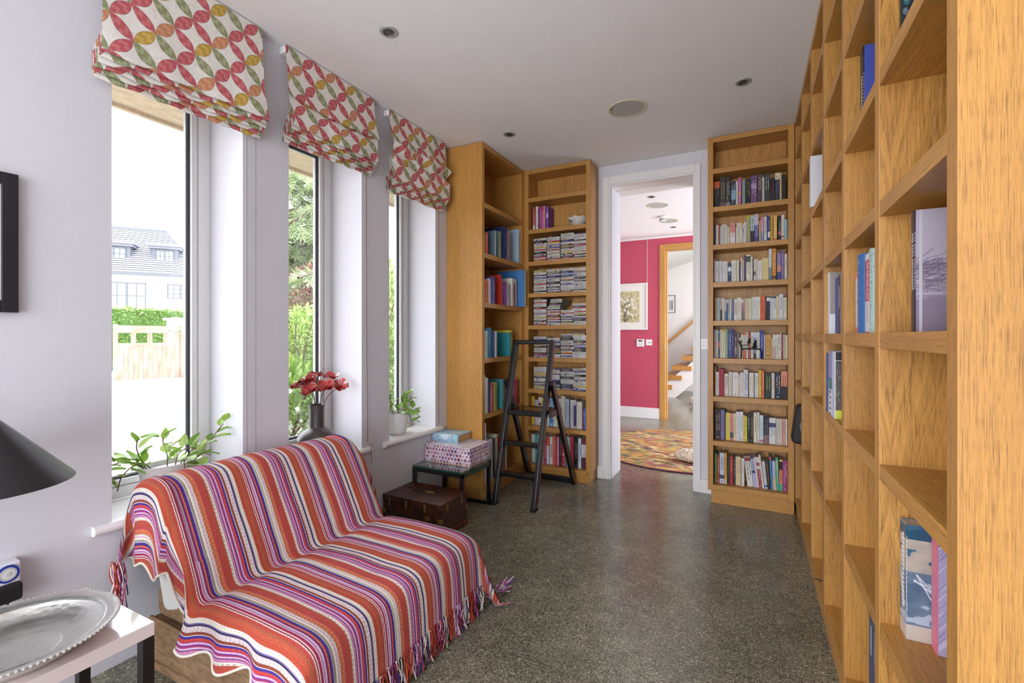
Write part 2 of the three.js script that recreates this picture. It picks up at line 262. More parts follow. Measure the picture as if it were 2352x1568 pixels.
// ---------------------------------------------------------------- roman blinds
// printed cotton: pods on a diagonal lattice, each pod filled with pale seeds; tile = 4 x 4 lattice steps
const podColours = { g: ['#4a4a1e', '#a9ac84', '#8f946a'], r: ['#7a1420', '#cf7374', '#c05a5e'], o: ['#7a1d16', '#d69a72', '#c78660'], y: ['#6a1d14', '#cfae55', '#bf9a3e'] };
const STEP = 0.0715;                                          // half diagonal of the lattice, metres
const podCanvas = canvas(2048, 2048, (c, W) => {
  c.fillStyle = '#e9e3da'; c.fillRect(0, 0, W, W);
  for (let i = 0; i < 5000; i++) { c.fillStyle = rnd() < 0.5 ? 'rgba(255,255,255,0.10)' : 'rgba(150,140,130,0.06)'; c.fillRect(rr(0, W), rr(0, W), rnd() < 0.5 ? 40 : 2, rnd() < 0.5 ? 2 : 40); }
  const n = 8, s = W / n, seqA = ['g', 'y', 'r', 'o', 'r', 'y', 'g', 'o'], seqB = ['r', 'g', 'y', 'g', 'o', 'y', 'r', 'g'];
  const pod = (x, y, ang, k) => {
    const [dark, light, mid] = podColours[k], L = s * Math.SQRT2, w = L * 0.205;
    for (const ox of [-W, 0, W]) for (const oy of [-W, 0, W]) {
      const X = x + ox, Y = y + oy; if (X < -L || X > W + L || Y < -L || Y > W + L) continue;
      c.save(); c.translate(X, Y); c.rotate(ang);
      c.beginPath(); c.moveTo(-L / 2, 0); c.quadraticCurveTo(0, -w * 2, L / 2, 0); c.quadraticCurveTo(0, w * 2, -L / 2, 0); c.closePath();
      c.fillStyle = dark; c.fill(); c.lineWidth = 5; c.strokeStyle = '#3a2a1c'; c.stroke(); c.clip();
      for (let a = -3; a <= 3; a++) for (let b = -2; b <= 2; b++) {
        const ex = (a + (b % 2 ? 0.5 : 0)) * L * 0.165, ey = b * w * 0.56; c.beginPath(); c.ellipse(ex, ey, L * 0.088, w * 0.34, 0.5, 0, 7);
        c.fillStyle = (a + b) % 2 ? light : mid; c.fill(); c.lineWidth = 2; c.strokeStyle = 'rgba(255,255,255,0.22)'; c.stroke();
      }
      c.restore();
    }
  };
  for (let i = 0; i < n; i++) for (let j = 0; j < n; j++) if ((i + j) % 2 === 0) {
    pod((i + 0.5) * s, (j + 0.5) * s, Math.PI / 4, seqA[(i + j * 3) % 8]); pod((i - 0.5) * s, (j + 0.5) * s, -Math.PI / 4, seqB[(i * 3 + j) % 8]);
  }
});
const blindMat = std(0xffffff, 0.9, { map: texture(podCanvas, STEP * 8, STEP * 8), side: THREE.DoubleSide });
const blindLabels = ['large patterned roman blind over the window nearest the sofa end', 'patterned roman blind with a deep sagging fold, over the vase window', 'patterned roman blind with crumpled middle, beside the oak bookcase'];
[[0.788, 1.398, 2.10, 0], [1.520, 2.118, 2.145, 1], [2.250, 2.846, 2.105, 2]].forEach(([d0, d1, yb, kind]) => {
  const b = thing('roman_blind', [-2.0, yb, (d0 + d1) / 2], blindLabels[kind], 'blind', 'roman blinds');
  part('headrail', box(-2.058, -2.012, 2.578, 2.613, d0 + 0.004, d1 - 0.004, { r: 0.002 }), whitePaint, b);
  // side profile: down the front, then folded up and down behind itself, each layer a little lower and further back
  const P = [[-2.0105, 2.613]], add = (x, y) => P.push([x, y]);
  const front = yb + 0.075;
  if (kind === 0) { add(-2.004, 2.52); add(-1.992, 2.40); add(-1.978, 2.28); }
  if (kind === 1) { add(-2.000, 2.52); add(-1.985, 2.42); add(-1.970, 2.375); add(-1.966, 2.362); add(-1.975, 2.364); add(-1.985, 2.385); add(-1.988, 2.40); add(-1.986, 2.385); add(-1.978, 2.33); add(-1.974, 2.28); }
  if (kind === 2) { add(-2.000, 2.50); add(-1.985, 2.43); add(-1.962, 2.395); add(-1.975, 2.37); add(-1.988, 2.35); add(-1.976, 2.31); add(-1.972, 2.26); }
  let x = -1.968, y = front;
  for (let k = 0; k < 6; k++) {
    add(x, y + 0.03); add(x + 0.003, y + 0.008); add(x + 0.0005, y); add(x - 0.006, y + 0.006); add(x - 0.009, y + 0.04);
    if (k < 5) { add(x - 0.010, y + 0.075); add(x - 0.0115, y + 0.081); add(x - 0.013, y + 0.075); }
    x -= 0.0125; y -= 0.0145;
  }
  const curve = new THREE.CatmullRomCurve3(P.map(([a, q]) => new THREE.Vector3(a, q, 0)), false, 'centripetal'), L = curve.getLength();
  const ph = kind * 2.1;
  const g = sheet(28, 190, (u, v) => {
    const q = curve.getPointAt(v), D = d0 + (d1 - d0) * u, low = Math.max(0, Math.min(1, (2.6 - q.y) / 0.4));
    const sag = kind === 1 && q.y > 2.30 && q.y < 2.50 ? -0.02 * Math.sin(Math.PI * u) * Math.exp(-Math.pow((q.y - 2.37) / 0.05, 2)) : 0;
    const crum = kind === 2 && q.y > 2.26 && q.y < 2.46 ? 0.012 * Math.sin(u * 15 + q.y * 60) * Math.sin((q.y - 2.26) / 0.2 * Math.PI) : 0;
    const wav = (0.0035 * Math.sin(u * 9 + ph) + 0.002 * Math.sin(u * 23 + q.y * 14 + ph)) * low, tilt = (u - 0.5) * (kind === 0 ? 0.012 : 0.01) * low;
    const edge = 0.006 * Math.sin(q.y * 18 + ph) * low;
    return { p: new THREE.Vector3(q.x + wav + crum, q.y + sag + tilt + 0.0025 * Math.sin(u * 31 + v * 60) * low, -(D + edge * (u > 0.5 ? 1 : -1) * Math.abs(u - 0.5) * 2)), uv: [D - d0 - 0.02, -v * L] };
  });
  part('fabric', g, blindMat, b);
  // beaded pull chains
  const beadG = new THREE.SphereGeometry(0.0021, 5, 4), chains = kind === 0 ? [1.350, 1.393] : [kind === 1 ? 2.093 : 2.822];
  for (const D of chains) {
    const beads = [], low = kind === 0 ? 0.62 : kind === 1 ? 0.44 : 0.56, xo = kind === 1 ? (t) => t * t * 0.012 : () => 0;
    for (let q = low; q < 2.2; q += 0.0062) for (const o of kind === 0 ? [0] : [-0.004, 0.004]) { const t = (2.2 - q) / 1.7, m = beadG.clone(); m.translate(-2.045 + (q < 0.56 ? 0.028 : 0), q, -(D + o * (kind ? 0.6 : 1) + xo(t))); beads.push(m); }
    const ch = part('pull_chain', merge(beads), std(new THREE.Color('#8a7f6c'), 0.35, { metalness: 0.6 }), b); ch.userData.kind = 'stuff';
  }
});
// ---------------------------------------------------------------- sofa with striped throw
const SOFA = { d0: 0.885, d1: 1.765 };
const hessian = pixels(512, 512, (x, y) => { const k = 0.8 + 0.25 * ((x % 4 < 2) === (y % 4 < 2) ? 1 : 0) * vnoise(x / 3, y / 9, 170, 57) + 0.22 * (vnoise(x / 40, y / 12, 13, 43) - 0.5) + 0.1 * (hash2(x >> 1, y) - 0.5); return [cl(158 * k), cl(124 * k), cl(88 * k)]; }); hessian.repeat.set(1 / 0.35, 1 / 0.35);
const hessianMat = std(0xffffff, 0.95, { map: hessian }), coverMat = std(new THREE.Color('#dcd9d3'), 0.9);
{
  const s = thing('sofa', [-1.5, 0, 1.32], 'low single sofa bed on a brown hessian base, under the striped throw', 'sofa');
  const soft = (x0, x1, y0, y1, a, b, r, seg = 4) => { const g = new RoundedBoxGeometry(x1 - x0, y1 - y0, b - a, seg, r); g.translate((x0 + x1) / 2, (y0 + y1) / 2, -(a + b) / 2); return metreUV(g); };
  part('seat_base', soft(-1.95, -1.085, 0.022, 0.180, SOFA.d0 + 0.03, SOFA.d1 - 0.01, 0.02), hessianMat, s);
  part('base_hem', soft(-1.952, -1.080, 0.0, 0.03, SOFA.d0 + 0.025, SOFA.d1 - 0.005, 0.01), hessianMat, s);
  part('piping', tube([V(-1.94, 0.180, SOFA.d0 + 0.032), V(-1.10, 0.180, SOFA.d0 + 0.032), V(-1.083, 0.180, SOFA.d0 + 0.05), V(-1.083, 0.180, SOFA.d1 - 0.03)], 0.007, 6, false, 80), hessianMat, s);
  part('seat_cushion', soft(-1.93, -1.085, 0.180, 0.316, SOFA.d0 + 0.035, SOFA.d1 - 0.015, 0.045), hessianMat, s);
  // leaning backrest cushion in a white cover
  const g = new RoundedBoxGeometry(0.20, 0.47, SOFA.d1 - SOFA.d0 - 0.06, 6, 0.075); g.rotateZ(0.30); g.translate(-1.862, 0.418, -(SOFA.d0 + SOFA.d1) / 2); part('backrest', metreUV(g), coverMat, s);
}
// woven stripes, in the order they run along the sofa: [width in mm, colour, dash colour]
const stripes = [[3, '#ece4d6'], [13, '#b8432f', '#c2682c'], [11, '#c0503a', '#c77b3a'], [5, '#a8563a'], [10, '#b43b2f', '#d86a58'], [3, '#f0e8de', '#b43b2f'], [4, '#a3324a'], [3, '#f0e8de'], [8, '#a02246', '#c54a72'], [3, '#e9d3e4'], [4, '#b06a9c'], [7, '#dcb4d4', '#efe4ec'], [3, '#7a2b5e'], [4, '#8a3270'], [6, '#d9604e', '#e88a6a'], [3, '#40205e'], [8, '#45288c', '#5a3da0'], [2, '#efe6dc'], [2, '#3b2a22'], [2, '#efe6dc'], [2, '#3b2a22'], [9, '#e8dfcb', '#f4ecd8'], [6, '#ddc0d8', '#c9584a'], [5, '#e8dfcb', '#d08a7a'], [2, '#5a5048', '#efe6dc'], [6, '#d8683c', '#e08a56'], [5, '#cf5a34', '#f2e8dc'], [4, '#d87a52'], [15, '#bb4238', '#c8507a'], [13, '#b64436', '#c26a34'], [4, '#c65a4e', '#8a2434'], [6, '#ece2cf', '#4a3a30'], [4, '#f0e8da'], [3, '#c97aa4'], [6, '#d690b8', '#b24a70'], [3, '#6a2a70'], [6, '#dcb0d4'], [4, '#a83458'], [4, '#7a3088'], [6, '#d8a8d0', '#efe0ec'], [4, '#b23a5c'], [7, '#cc3a34', '#dd5a48'], [8, '#40268a', '#5c44a8'], [2, '#efe6dc'], [9, '#8a3a2a', '#a85844'], [3, '#efe4d6', '#4a3a30'], [7, '#e4d4dc', '#c26a5a'], [4, '#efe6d4', '#4a443c'], [3, '#d6b8dc'], [5, '#2a2038'], [4, '#7a6aa8'], [8, '#e9e0cc'], [3, '#f2eadc', '#c26050']];
const stripeLen = stripes.reduce((a, s) => a + s[0], 0);
const throwCanvas = canvas(2048, 1024, (c, W, H) => {
  let x = 0; const k = W / stripeLen;
  for (const [w, col, dash] of stripes) {
    c.fillStyle = col; c.fillRect(Math.floor(x), 0, Math.ceil(w * k) + 1, H);
    if (dash) { c.fillStyle = dash; const n = Math.max(1, Math.round(w / 4)); for (let q = 0; q < n; q++) { const lx = x + (q + 0.5) * w * k / n; for (let y = rr(0, 20); y < H - 10; y += 30) c.fillRect(lx - k * 0.5, y, k * 1.0, rr(9, 20)); } }
    for (let q = 0; q < w * k / 5; q++) { c.fillStyle = rnd() < 0.5 ? 'rgba(0,0,0,0.10)' : 'rgba(255,255,255,0.10)'; c.fillRect(x + rr(0, w * k), 0, 1.4, H); }
    c.fillStyle = 'rgba(30,10,10,0.20)'; c.fillRect(x, 0, 1.2, H); x += w * k;
  }
  for (let i = 0; i < 26000; i++) { c.fillStyle = rnd() < 0.5 ? 'rgba(0,0,0,0.10)' : 'rgba(255,255,255,0.12)'; c.fillRect(rr(0, W), rr(0, H), 2, rr(2, 7)); }
});
const throwTex = texture(throwCanvas, stripeLen / 1000, 0.5);
const throwBump = (() => { const t = pixels(512, 256, (x, y) => { const k = 128 + 90 * Math.sin(x / 512 * Math.PI * 2 * 96) + 30 * (vnoise(x / 3, y / 2, 171, 128) - 0.5); return [cl(k), cl(k), cl(k)]; }, false); t.repeat.set(1 / 0.36, 1 / 0.3); return t; })();
const throwMat = std(0xffffff, 0.95, { map: throwTex, bumpMap: throwBump, bumpScale: 0.0012, side: THREE.DoubleSide });
const stripeAt = (u) => { let q = ((u * 1000) % stripeLen + stripeLen) % stripeLen; for (const s of stripes) { if (q < s[0]) return s[1]; q -= s[0]; } return stripes[0][1]; };
{
  const t = thing('striped_throw', [-1.5, 0.05, 1.32], 'red, pink, purple and cream striped knitted throw draped over the sofa', 'throw');
  // cross profile from behind the backrest, over it, down to the crease, along the seat and over the front
  const prof = new THREE.CatmullRomCurve3([[-2.025, 0.50], [-2.015, 0.62], [-1.985, 0.668], [-1.93, 0.690], [-1.875, 0.690], [-1.825, 0.672], [-1.79, 0.63], [-1.715, 0.50], [-1.655, 0.385], [-1.628, 0.330], [-1.606, 0.320], [-1.55, 0.335], [-1.40, 0.340], [-1.25, 0.338], [-1.13, 0.328], [-1.085, 0.305], [-1.066, 0.26], [-1.058, 0.20], [-1.052, 0.105]].map(([a, b]) => new THREE.Vector3(a, b, 0)), false, 'centripetal');
  const Lp = prof.getLength(), n0 = 0.36, n1 = 0.30;                      // longest overhang at the near and far end
  const st = (a, b, t) => { const k = Math.max(0, Math.min(1, (t - a) / (b - a))); return k * k * (3 - 2 * k); };
  const hangNear = (v) => { const q = prof.getPointAt(Math.max(0, Math.min(1, v))), T = 0.385 - 0.135 * st(-1.76, -1.69, q.x) - 0.055 * st(-1.69, -1.56, q.x) + 0.02 * Math.sin(v * 47) * st(-2.0, -1.9, q.x); return Math.max(0.06, q.y - T + 0.03); };
  const total = SOFA.d1 - SOFA.d0 + n0 + n1, NU = 150, NV = 150;
  const place = (s, v) => {                                                // s: metres along the sofa from the near edge of the top
    const q = prof.getPointAt(Math.max(0, Math.min(1, v))), len = SOFA.d1 - SOFA.d0; let x = q.x, y = q.y, D;
    const calm = v < 0.45 ? 1 : 0.8, bump = 0.006 * (vnoise(s * 9 + 3, v * 12) - 0.5) + 0.010 * (vnoise(s * 3.2, v * 5 + 8) - 0.5) * calm;
    if (s < 0 || s > len) {
      const near = s < 0, over = near ? Math.min(-s, hangNear(v)) : s - len, r = 0.05;
      let out, drop; if (over < r * 1.57) { out = r * Math.sin(over / r); drop = r * (1 - Math.cos(over / r)); } else { out = r; drop = r + over - r * 1.57; }
      const wave = Math.min(1, drop / 0.14), w = Math.sin(v * 44 + 1.5 * Math.sin(v * 9)) * 0.5 + 0.5 * Math.sin(v * 23 + 2);
      const flare = near ? 0.10 : 0.32;
      out += wave * 0.030 * w + drop * flare * (v < 0.42 && near ? 0.1 : 1); x += wave * 0.014 * Math.cos(v * 44);
      if (near && v < 0.14) x += drop * (v - 0.14) * 0.4; if (near && v > 0.3 && v < 0.5) out += -0.02 * wave;
      y = Math.max(0.012 + 0.006 * w, y - drop); if (!near && v > 0.9) { x += drop * 0.35; }
      D = near ? SOFA.d0 - out + 0.04 : SOFA.d1 + out - 0.04; y += bump * 0.3;
    } else { D = SOFA.d0 + 0.04 + (s / len) * (len - 0.08); const e = Math.min(s, len - s); y += bump; x += bump * 0.8; if (v < 0.42) { y -= 0.012 * Math.exp(-Math.pow(e / 0.05, 2)); } }
    return new THREE.Vector3(x, y, -D);
  };
  part('cloth', sheet(NU, NV, (u, v) => {
    const s0 = -n0 + u * total, s = s0 < 0 ? Math.max(s0, -hangNear(v)) : s0; return { p: place(s, v), uv: [s + 0.06, v * Lp] };
  }), throwMat, t);
  // cream selvedge along the near hem
  const hem = []; for (let i = 2; i <= 200; i++) { const v = i / 200; hem.push(place(-hangNear(v), v)); } part('hem_edge', tube(hem, 0.0045, 6, false, 420), std(new THREE.Color('#e8dfd0'), 0.95), t);
  // fringe at the front, one strand after another in the colour of its stripe
  const mats = {}, byCol = {};
  const strand = (p, len, side, col, bend) => {
    const pts = []; for (let k = 0; k <= 5; k++) { const f = k / 5; pts.push(new THREE.Vector3(p.x + side.x * f * len + 0.006 * Math.sin(f * 5 + bend), Math.max(0.006, p.y - f * len * side.y), p.z + side.z * f * len + 0.008 * Math.sin(f * 4 + bend * 2))); }
    (byCol[col] = byCol[col] || []).push(tube(pts, 0.0019, 4, false, 8));
  };
  for (let s = -0.02; s < SOFA.d1 - SOFA.d0 + 0.03; s += 0.0058) { const p = place(s, 1); for (let q = 0; q < 2; q++) strand(new THREE.Vector3(p.x + rr(-0.002, 0.006), p.y + 0.015, p.z + rr(-0.002, 0.002)), rr(0.06, 0.13) * (rnd() < 0.12 ? 1.3 : 1), { x: rr(0.02, 0.10), y: 0.97, z: rr(-0.06, 0.06) }, stripeAt(s + 0.06), rr(0, 6)); }
  for (let k = 0; k < 42; k++) { const p = V(-2.005 + rr(-0.01, 0.01) + (k / 42) * 0.045, 0.40 + rr(-0.01, 0.01), 0.835 + rr(-0.008, 0.008)); strand(p, rr(0.09, 0.16), { x: rr(-0.05, 0.12), y: 1, z: rr(-0.1, 0.05) }, stripeAt(-0.28 + k * 0.006), rr(0, 6)); }
  for (let k = 0; k < 46; k++) { const p = V(-1.035 + rr(-0.012, 0.012), 0.02 + rr(0, 0.03), 1.885 + rr(-0.02, 0.02)); strand(p, rr(0.05, 0.10), { x: rr(-0.1, 0.5), y: rr(-0.3, 0.3), z: -rr(0.5, 1.1) }, ['#dcb4d4', '#efe6e6', '#45288c', '#b06a9c', '#a02246'][k % 5], rr(0, 6)); }
  const fr = Object.entries(byCol).map(([col, gs]) => { const g = merge(gs), c = new THREE.Color(col), a = new Float32Array(g.attributes.position.count * 3); for (let i = 0; i < a.length; i += 3) { a[i] = c.r; a[i + 1] = c.g; a[i + 2] = c.b; } g.setAttribute('color', new THREE.BufferAttribute(a, 3)); return g; });
  const f = part('fringe', merge(fr), std(0xffffff, 0.95, { vertexColors: true }), t); f.userData.kind = 'stuff';
}
// ---------------------------------------------------------------- white side table, dish, lamp
const blush = phy(new THREE.Color('#e6d5d0'), 0.12, { clearcoat: 0.6, clearcoatRoughness: 0.05 }), darkWoodLeg = std(0x17100e, 0.4);
{
  const t = thing('side_table', [-1.58, 0, 0.47], 'glossy blush white side table with black legs, holding the metal dish', 'table');
  part('table_top', box(-1.77, -1.394, 0.415, 0.45, 0.264, 0.668, { r: 0.002 }), blush, t);
  for (const x of [-1.77, -1.422]) for (const d of [0.264, 0.640]) part('leg', box(x, x + 0.028, 0, 0.415, d, d + 0.028, { r: 0.002 }), darkWoodLeg, t);
}
const pewterRough = pixels(256, 256, (x, y) => { const k = 120 + 70 * vnoise(x / 20, y / 3, 13, 85) + 40 * vnoise(x / 5, y / 5, 51, 51); return [k, k, k]; }, false);
const pewterBump = pixels(256, 256, (x, y) => { const k = 128 + 70 * (vnoise(x / 18, y / 18, 14, 14) - 0.5) + 30 * (vnoise(x / 5, y / 5, 51, 51) - 0.5); return [cl(k), cl(k), cl(k)]; }, false); pewterBump.repeat.set(5, 3);
const pewter = std(new THREE.Color('#e2e0da'), 0.5, { metalness: 0.9, roughnessMap: pewterRough, bumpMap: pewterBump, bumpScale: 0.0015 });
{
  const t = thing('metal_dish', [-1.543, 0.45, 0.452], 'wide round hammered pewter dish with a beaded rim', 'dish');
  part('bowl', lathe([[0, 0.006], [0.075, 0.006], [0.0765, 0.0045], [0.0785, 0.006], [0.11, 0.008], [0.140, 0.024], [0.152, 0.040], [0.157, 0.0445], [0.160, 0.043], [0.163, 0.0455], [0.182, 0.050], [0.184, 0.0485], [0.183, 0.046], [0.158, 0.040], [0.145, 0.022], [0.118, 0.0015], [0, 0.0005]], -1.543, 0.4505, 0.452, 96), pewter, t);
  const beads = []; for (let k = 0; k < 110; k++) { const a = k / 110 * Math.PI * 2, g = new THREE.SphereGeometry(0.0046, 6, 5); g.scale(1.0, 0.75, 0.8); g.rotateY(-a); g.translate(-1.543 + 0.1845 * Math.cos(a), 0.4985, -0.452 + 0.1845 * Math.sin(a)); beads.push(g); }
  part('beaded_rim', merge(beads), pewter, t).userData.kind = 'stuff';
}
const satinBlack = phy(0x1a1a1d, 0.28, { clearcoat: 0.25, clearcoatRoughness: 0.25 });
{
  const l = thing('floor_lamp', [-1.87, 0, 0.42], 'black cone shaded lamp at the left edge', 'lamp');
  part('lamp_shade', lathe([[0.018, 0.195], [0.024, 0.19], [0.1895, 0.0015], [0.190, 0], [0.1885, 0.0005], [0.022, 0.186], [0.0, 0.188]], -1.82, 0.80, 0.46, 80), satinBlack, l);
  part('cap', lathe([[0, 0.235], [0.010, 0.234], [0.019, 0.22], [0.020, 0.193], [0, 0.193]], -1.82, 0.80, 0.46, 24), satinBlack, l);
  part('pole', new THREE.CylinderGeometry(0.006, 0.006, 0.98, 12).translate(-1.82, 0.50, -0.46), satinBlack, l);
  part('base', lathe([[0, 0], [0.075, 0], [0.078, 0.004], [0.076, 0.014], [0.01, 0.018], [0, 0.018]], -1.82, 0.0005, 0.46, 40), satinBlack, l);
}
{ // socket with plug-in timer and a black plug in it
  const s = thing('plug_timer', [-2.045, 0.44, 0.575], 'white plug-in timer with a blue dial on the wall', 'timer');
  part('body', box(-2.06, -2.018, 0.440, 0.505, 0.540, 0.602, { r: 0.006, s: 3 }), std(new THREE.Color('#e6e4ea'), 0.4), s);
  const disc = (r, h) => { const g = new THREE.CylinderGeometry(r, r, h, 40); g.rotateZ(Math.PI / 2); return g; };
  const dial = part('dial', disc(0.026, 0.006).translate(-2.016, 0.474, -0.571), std(new THREE.Color('#24389a'), 0.4), s);
  part('dial_face', disc(0.0195, 0.007).translate(-2.0155, 0.474, -0.571), std(new THREE.Color('#dcdad8'), 0.5), dial);
  const ticks = []; for (let k = 0; k < 48; k++) { const a = k / 48 * Math.PI * 2, g = new THREE.BoxGeometry(0.0005, 0.0022, 0.0006); g.rotateX(a); g.translate(-2.0118, 0.474 + 0.0168 * Math.cos(a), -0.571 + 0.0168 * Math.sin(a)); ticks.push(g); } part('tick_marks', merge(ticks), std(0x555555, 0.6), dial).userData.kind = 'stuff';
  part('knob', disc(0.006, 0.009).translate(-2.015, 0.474, -0.571), std(new THREE.Color('#cfcccb'), 0.5), dial);
  const p = thing('mains_plug', [-2.04, 0.30, 0.58], 'black mains plug below the white timer', 'plug');
  part('plug_body', box(-2.052, -2.000, 0.388, 0.443, 0.535, 0.602, { r: 0.010, s: 3 }), std(0x1c1c1e, 0.5), p);
  part('cord_grip', lathe([[0.0075, 0], [0.009, 0.004], [0.0075, 0.008], [0.0075, 0.012], [0.0085, 0.016], [0.0075, 0.030]], -2.026, 0.358, 0.572, 16), std(0x141416, 0.55), p);
  part('cord', tube([V(-2.026, 0.36, 0.572), V(-2.026, 0.30, 0.572), V(-2.03, 0.15, 0.56), V(-2.02, 0.02, 0.45), V(-2.0, 0.012, 0.2)], 0.0035, 6), std(0x141416, 0.55), p);
}
{
  const f = thing('framed_print', [-2.05, 1.272, 0.40], 'black framed picture cut off at the left edge, on the wall', 'picture');
  const d0 = 0.20, d1 = 0.602, y0 = 1.272, y1 = 1.702, w = 0.036, bm = std(0x1d1a1e, 0.5);
  part('frame_rail', box(-2.06, -2.040, y0, y1, d1 - w, d1, { r: 0.001 }), bm, f); part('frame_rail', box(-2.06, -2.040, y0, y1, d0, d0 + w, { r: 0.001 }), bm, f); part('frame_rail', box(-2.06, -2.040, y1 - w, y1, d0 + w, d1 - w, { r: 0.001 }), bm, f); part('frame_rail', box(-2.06, -2.040, y0, y0 + w, d0 + w, d1 - w, { r: 0.001 }), bm, f);
  part('mount', box(-2.058, -2.052, y0 + w, y1 - w, d0 + w, d1 - w), std(new THREE.Color('#eceae6'), 0.8), f);
}
// ---------------------------------------------------------------- chest, green table, boxes
const chestWood = pixels(512, 512, (x, y) => { const k = 0.75 + 0.5 * (vnoise(x / 60, y / 9, 8, 57) - 0.5) + 0.5 * (vnoise(x / 24, y / 30, 21, 17) - 0.5) + 0.3 * (vnoise(x / 4, y / 2, 128, 256) - 0.5); const q = vnoise(x / 80 + 4, y / 50, 6, 10); return [cl(78 * k + 26 * q), cl(44 * k + 8 * q), cl(30 * k)]; }); chestWood.repeat.set(1 / 0.5, 1 / 0.4);
const chestMat = phy(0xffffff, 0.35, { map: chestWood, clearcoat: 0.2, clearcoatRoughness: 0.3 }), brass = std(new THREE.Color('#a58a4e'), 0.4, { metalness: 0.8 });
{
  const c = thing('wooden_chest', [-1.83, 0, 2.385], 'small dark antique wooden chest with brass fittings on the floor', 'chest');
  const x0 = -2.052, x1 = -1.612, d0 = 2.243, d1 = 2.527;
  part('body', box(x0, x1, 0.034, 0.172, d0, d1, { r: 0.003, grain: 'x' }), chestMat, c);
  const lid = part('lid', box(x0 - 0.002, x1 + 0.002, 0.174, 0.210, d0 - 0.002, d1 + 0.002, { r: 0.003, grain: 'x', ou: 0.3 }), chestMat, c);
  part('name_plate', lathe([[0, 0.002], [0.03, 0.002], [0.032, 0]], 0, 0, 0, 28).scale(1.2, 1, 0.5).translate(-1.815, 0.2095, -2.405), brass, lid);
  for (const [a, b] of [[-1.94, -0.35], [-1.70, 0.5]]) { const pts = []; for (let k = 0; k <= 10; k++) { const t = k / 10 - 0.5; pts.push(V(a + t * 0.085 * Math.cos(b), 0.214 + 0.009 * Math.sin((t + 0.5) * Math.PI), 2.385 + t * 0.085 * Math.sin(b))); } part('wire_handle', tube(pts, 0.0022, 6), std(0x2a2622, 0.4, { metalness: 0.7 }), lid); }
  for (const x of [-1.995, -1.865, -1.725]) part('clasp', box(x - 0.008, x + 0.008, 0.150, 0.196, d0 - 0.006, d0 - 0.001, { r: 0.001 }), brass, c);
  for (const [x, d] of [[x0, d0], [x1, d0], [x1, d1]]) part('corner_mount', box(x - 0.012, x + 0.012, 0.100, 0.124, d - 0.004, d + 0.018, { r: 0.001 }).translate(x === x1 ? -0.009 : 0.009, 0, d === d1 ? 0.015 : 0), brass, c);
  part('strap', box(x1 - 0.001, x1 + 0.004, 0.155, 0.20, 2.30, 2.315), brass, c); part('strap', box(x1 - 0.001, x1 + 0.004, 0.155, 0.20, 2.455, 2.47), brass, c);
  part('lock_plate', box(-1.725, -1.69, 0.105, 0.128, d0 - 0.004, d0 - 0.0005, { r: 0.001 }), brass, c);
  const footShape = (a, b) => { const s = new THREE.Shape(); s.moveTo(a, 0); s.lineTo(a + 0.05, 0); s.lineTo(a + 0.058, 0.014); s.lineTo(b - 0.058, 0.014); s.lineTo(b - 0.05, 0); s.lineTo(b, 0); s.lineTo(b, 0.036); s.lineTo(a, 0.036); s.closePath(); return s; };
  const redWood = std(new THREE.Color('#6b3a20'), 0.45);
  const f1 = new THREE.ExtrudeGeometry(footShape(x0, x1), { depth: 0.014, bevelEnabled: false }); f1.translate(0, 0, -d0 - 0.008); part('foot_rail', f1, redWood, c);
  const f2 = new THREE.ExtrudeGeometry(footShape(d0, d1), { depth: 0.014, bevelEnabled: false }); f2.rotateY(Math.PI / 2); f2.translate(x1 - 0.008, 0, 0); part('foot_rail', f2, redWood, c);
  part('foot_rail', box(x0, x1, 0, 0.036, d1 - 0.02, d1 - 0.004), redWood, c);
}
{
  const t = thing('green_table', [-1.853, 0, 2.72], 'low side table with glossy dark green top on a black frame', 'table');
  const x0 = -2.055, x1 = -1.65, d0 = 2.532, d1 = 2.905, L = 0.024;
  part('table_top', box(x0, x1, 0.306, 0.32, d0, d1, { r: 0.002 }), phy(new THREE.Color('#1f4a35'), 0.08, { clearcoat: 1, clearcoatRoughness: 0.03 }), t);
  part('edge_band', merge([box(x1 - 0.012, x1, 0.276, 0.306, d0, d1, { r: 0.001 })]), phy(new THREE.Color('#1c4732'), 0.2), t);
  part('top_rail', box(x0, x1, 0.280, 0.3055, d0, d0 + 0.02, { r: 0.001 }), blackMetal, t); part('top_rail', box(x0, x1, 0.280, 0.3055, d1 - 0.02, d1, { r: 0.001 }), blackMetal, t);
  for (const [x, d] of [[x0, d0], [x1 - L, d0], [x0, d1 - L], [x1 - L, d1 - L]]) part('leg', box(x, x + L, 0, 0.281, d, d + L, { r: 0.001 }), blackMetal, t);
  part('floor_rail', box(x0 + L, x1 - L, 0, 0.02, d1 - L, d1, { r: 0.001 }), blackMetal, t); part('floor_rail', box(x0 + L, x1 - L, 0, 0.02, d0, d0 + L, { r: 0.001 }), blackMetal, t);
}
